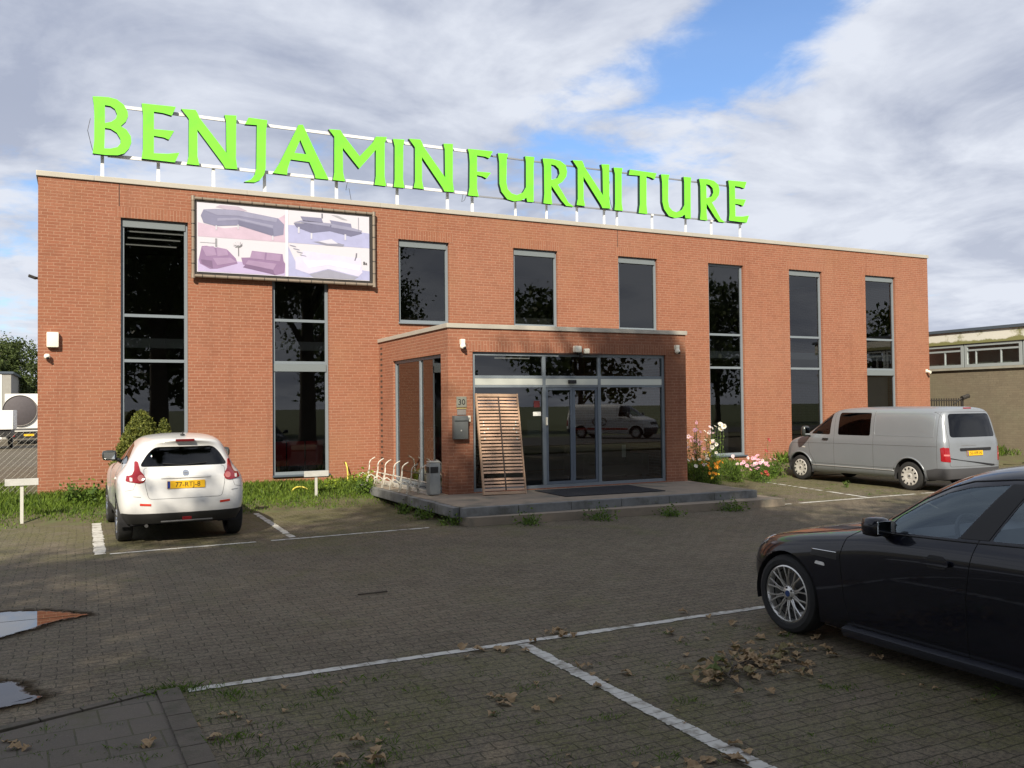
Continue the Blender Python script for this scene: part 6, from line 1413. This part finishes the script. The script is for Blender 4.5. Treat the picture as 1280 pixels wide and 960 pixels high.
leafy('weed_plant','low grass clump by the front wheel of the silver van','plant',16.75,-2.2,.1,.40,.42,520,WEED,61,.07)
# ---------------------------------------------------------------- fallen leaves
def leaf_mesh(seed):
    r_ = random.Random(seed); m = MB(); n = 7; s = .05; out = []
    for i in range(n+1):
        t = i/n; w = math.sin(math.pi*min(t*1.02,1))**.8*.36*(1+r_.uniform(-.25,.25)); z = .18*math.sin(t*3+r_.uniform(-.6,.6))
        out.append([(t-.5, -w, z+abs(w)*r_.uniform(.1,.8)),(t-.5,0,z),(t-.5,w,z+abs(w)*r_.uniform(.1,.8))])
    vs = [tuple(c*.09 for c in p) for row in out for p in row]; fs = []
    for i in range(n): fs += [(i*3,i*3+1,i*3+4,i*3+3),(i*3+1,i*3+2,i*3+5,i*3+4)]
    m.add(vs,fs); m.tube([(-.045,0,.0),(-.075,.004,.004)],.0015,4)
    me = m.mesh('leaf'); zmin = min(v.co.z for v in me.vertices)
    for v in me.vertices: v.co.z -= zmin
    me.materials.append(DRY); box_uv(me); return me
LMS = [leaf_mesh(i) for i in range(6)]
def fallen(x, y, s, label, group, z=.006):
    o = bpy.data.objects.new('fallen_leaf', LMS[random.randrange(6)]); SC.collection.objects.link(o); o.location = (x,y,z); o.rotation_euler = (random.uniform(-.25,.25),random.uniform(-.25,.25),random.uniform(0,6.28)); o.scale = (s,s,s*random.uniform(.5,1.2))
    tag(o, label, 'leaf', group)
random.seed(21)
for (x, y, n, sp, lab) in [(4.28,-13.12,10,.15,'dry brown leaf in the drift on the painted line where two bays meet'),(3.62,-13.22,7,.13,'dry brown leaf lying just left of the meeting bay lines'),(5.85,-14.35,16,.24,'dry brown leaf behind the front wheel of the black saloon'),(3.2,-14.42,7,.12,'curled brown leaf in the left foreground bay'),(3.75,-15.75,11,.16,'brown leaf in the cluster at the bottom end of the white bay line'),(1.55,-13.9,9,.16,'pale leaf beside the pavement kerb'),(.35,-13.75,6,.10,'curled leaf on the pavement slabs'),(2.1,-14.75,8,.16,'brown leaf low in the left foreground bay'),(5.4,-13.9,12,.5,'leaf scattered on the paving before the black saloon'),(4.1,-14.2,6,.2,'leaf lying close to the white dividing line')]:
    for i in range(n): fallen(x+random.gauss(0,sp), y+random.gauss(0,sp*.7), random.uniform(.5,1.25), lab, lab.replace('dry ','').replace(' leaf',' leaves',1)[:60])
for i in range(40): fallen(random.uniform(1.6,6.3), random.uniform(-15.9,-13.3), random.uniform(.3,.8), 'small dry leaf scattered over the foreground bays', 'small leaves scattered over the bays')
WITH = []
for k_ in (1, 3):
    w_ = LMS[k_].copy(); w_.materials.clear(); w_.materials.append(leaf_mat('withered_leaf', (.10,.085,.03), (.24,.20,.09), scale=8, tr=.15) if not WITH else WITH[0].materials[0]); WITH.append(w_)
br = thing('fallen_branch', 'broken twig with a fan of withered brown and green leaves on the bay', 'branch', (4.95,-14.62,.01), .3)
m = MB(); m.tube([(-.28,-.20,.0),(-.18,-.02,.035),(.02,.06,.04),(.25,.08,.03),(.5,.12,.02)],[.009,.008,.007,.005,.003],6); m.tube([(-.18,-.02,.03),(-.1,.2,.10)],.005,5); m.tube([(.0,.06,.04),(.2,.24,.06)],.004,5); m.build('twig', BARK, br, True)
for i in range(90):
    o = bpy.data.objects.new('leaf', LMS[i % 6]); SC.collection.objects.link(o); o.parent = br; tt = random.uniform(-.6,1)
    o.location = (tt*.52+random.gauss(0,.11), .05+random.gauss(0,.16), random.uniform(.0,.022)); o.rotation_euler = (random.uniform(-.28,.28),random.uniform(-.28,.28),random.uniform(0,6.28)); s = random.uniform(.6,1.35)
    if i % 3 == 0: o.data = WITH[i % 2]; o.scale = (s,s,s)
gl_ = bpy.data.meshes.new('leaf'); 
big = LMS[0].copy(); big.materials.clear(); big.materials.append(leaf_mat('green_oak_leaf', (.07,.10,.025), (.14,.17,.05), scale=8, tr=.2))
for (dx,dy,sz) in ((-.25,.05,1.4),(-.02,.16,1.2)):
    o = bpy.data.objects.new('leaf', big); SC.collection.objects.link(o); o.parent = br; o.location = (dx,dy,.05); o.rotation_euler = (.15,.1,dx*4); o.scale = (sz,sz,sz); o['label'] = 'larger leaf still green'
tw = MB(); tw.tube([(3.3,-10.70,.012),(3.45,-10.72,.016),(3.62,-10.69,.012)],.008,6); tag(tw.build('stick', BARK), 'thin dark stick lying alone on the open paving', 'stick')
# chain link fence left of the store
cf = thing('wire_fence', 'thin chain link fence running left from the corner of the store', 'fence', (-.05,1.2,0))
m = MB(); WIRE = mat('fence_wire',(.20,.20,.18),.5,.4); Lf, Hf, st_ = 6.0, 1.5, .12
n = int(Lf/st_)
for i in range(-int(Hf/st_), n):
    for sgn in (1,-1):
        a = i*st_; z0, z1 = .1, Hf; x0, x1 = a, a+Hf-.1
        if x0 < 0: z0 += -x0; x0 = 0
        if x1 > Lf: z1 -= x1-Lf; x1 = Lf
        if z1 <= z0: continue
        if sgn < 0: p = (-x0,0,z1+.1-(z1-Hf if 0 else 0)), (-x1,0,z0)
        p = ((-x0,.0,z0),(-x1,.0,z1)) if sgn > 0 else ((-x0,.004,Hf+.1-z0),(-x1,.004,Hf+.1-z1))
        m.tube(p, .0022, 3, False)
m.build('mesh', WIRE, cf)
for i in (1,2): MB().box(-.04-i*2.9,-.0-i*2.9,-.02,.02,-.02,1.6).build('post', GALV, cf)
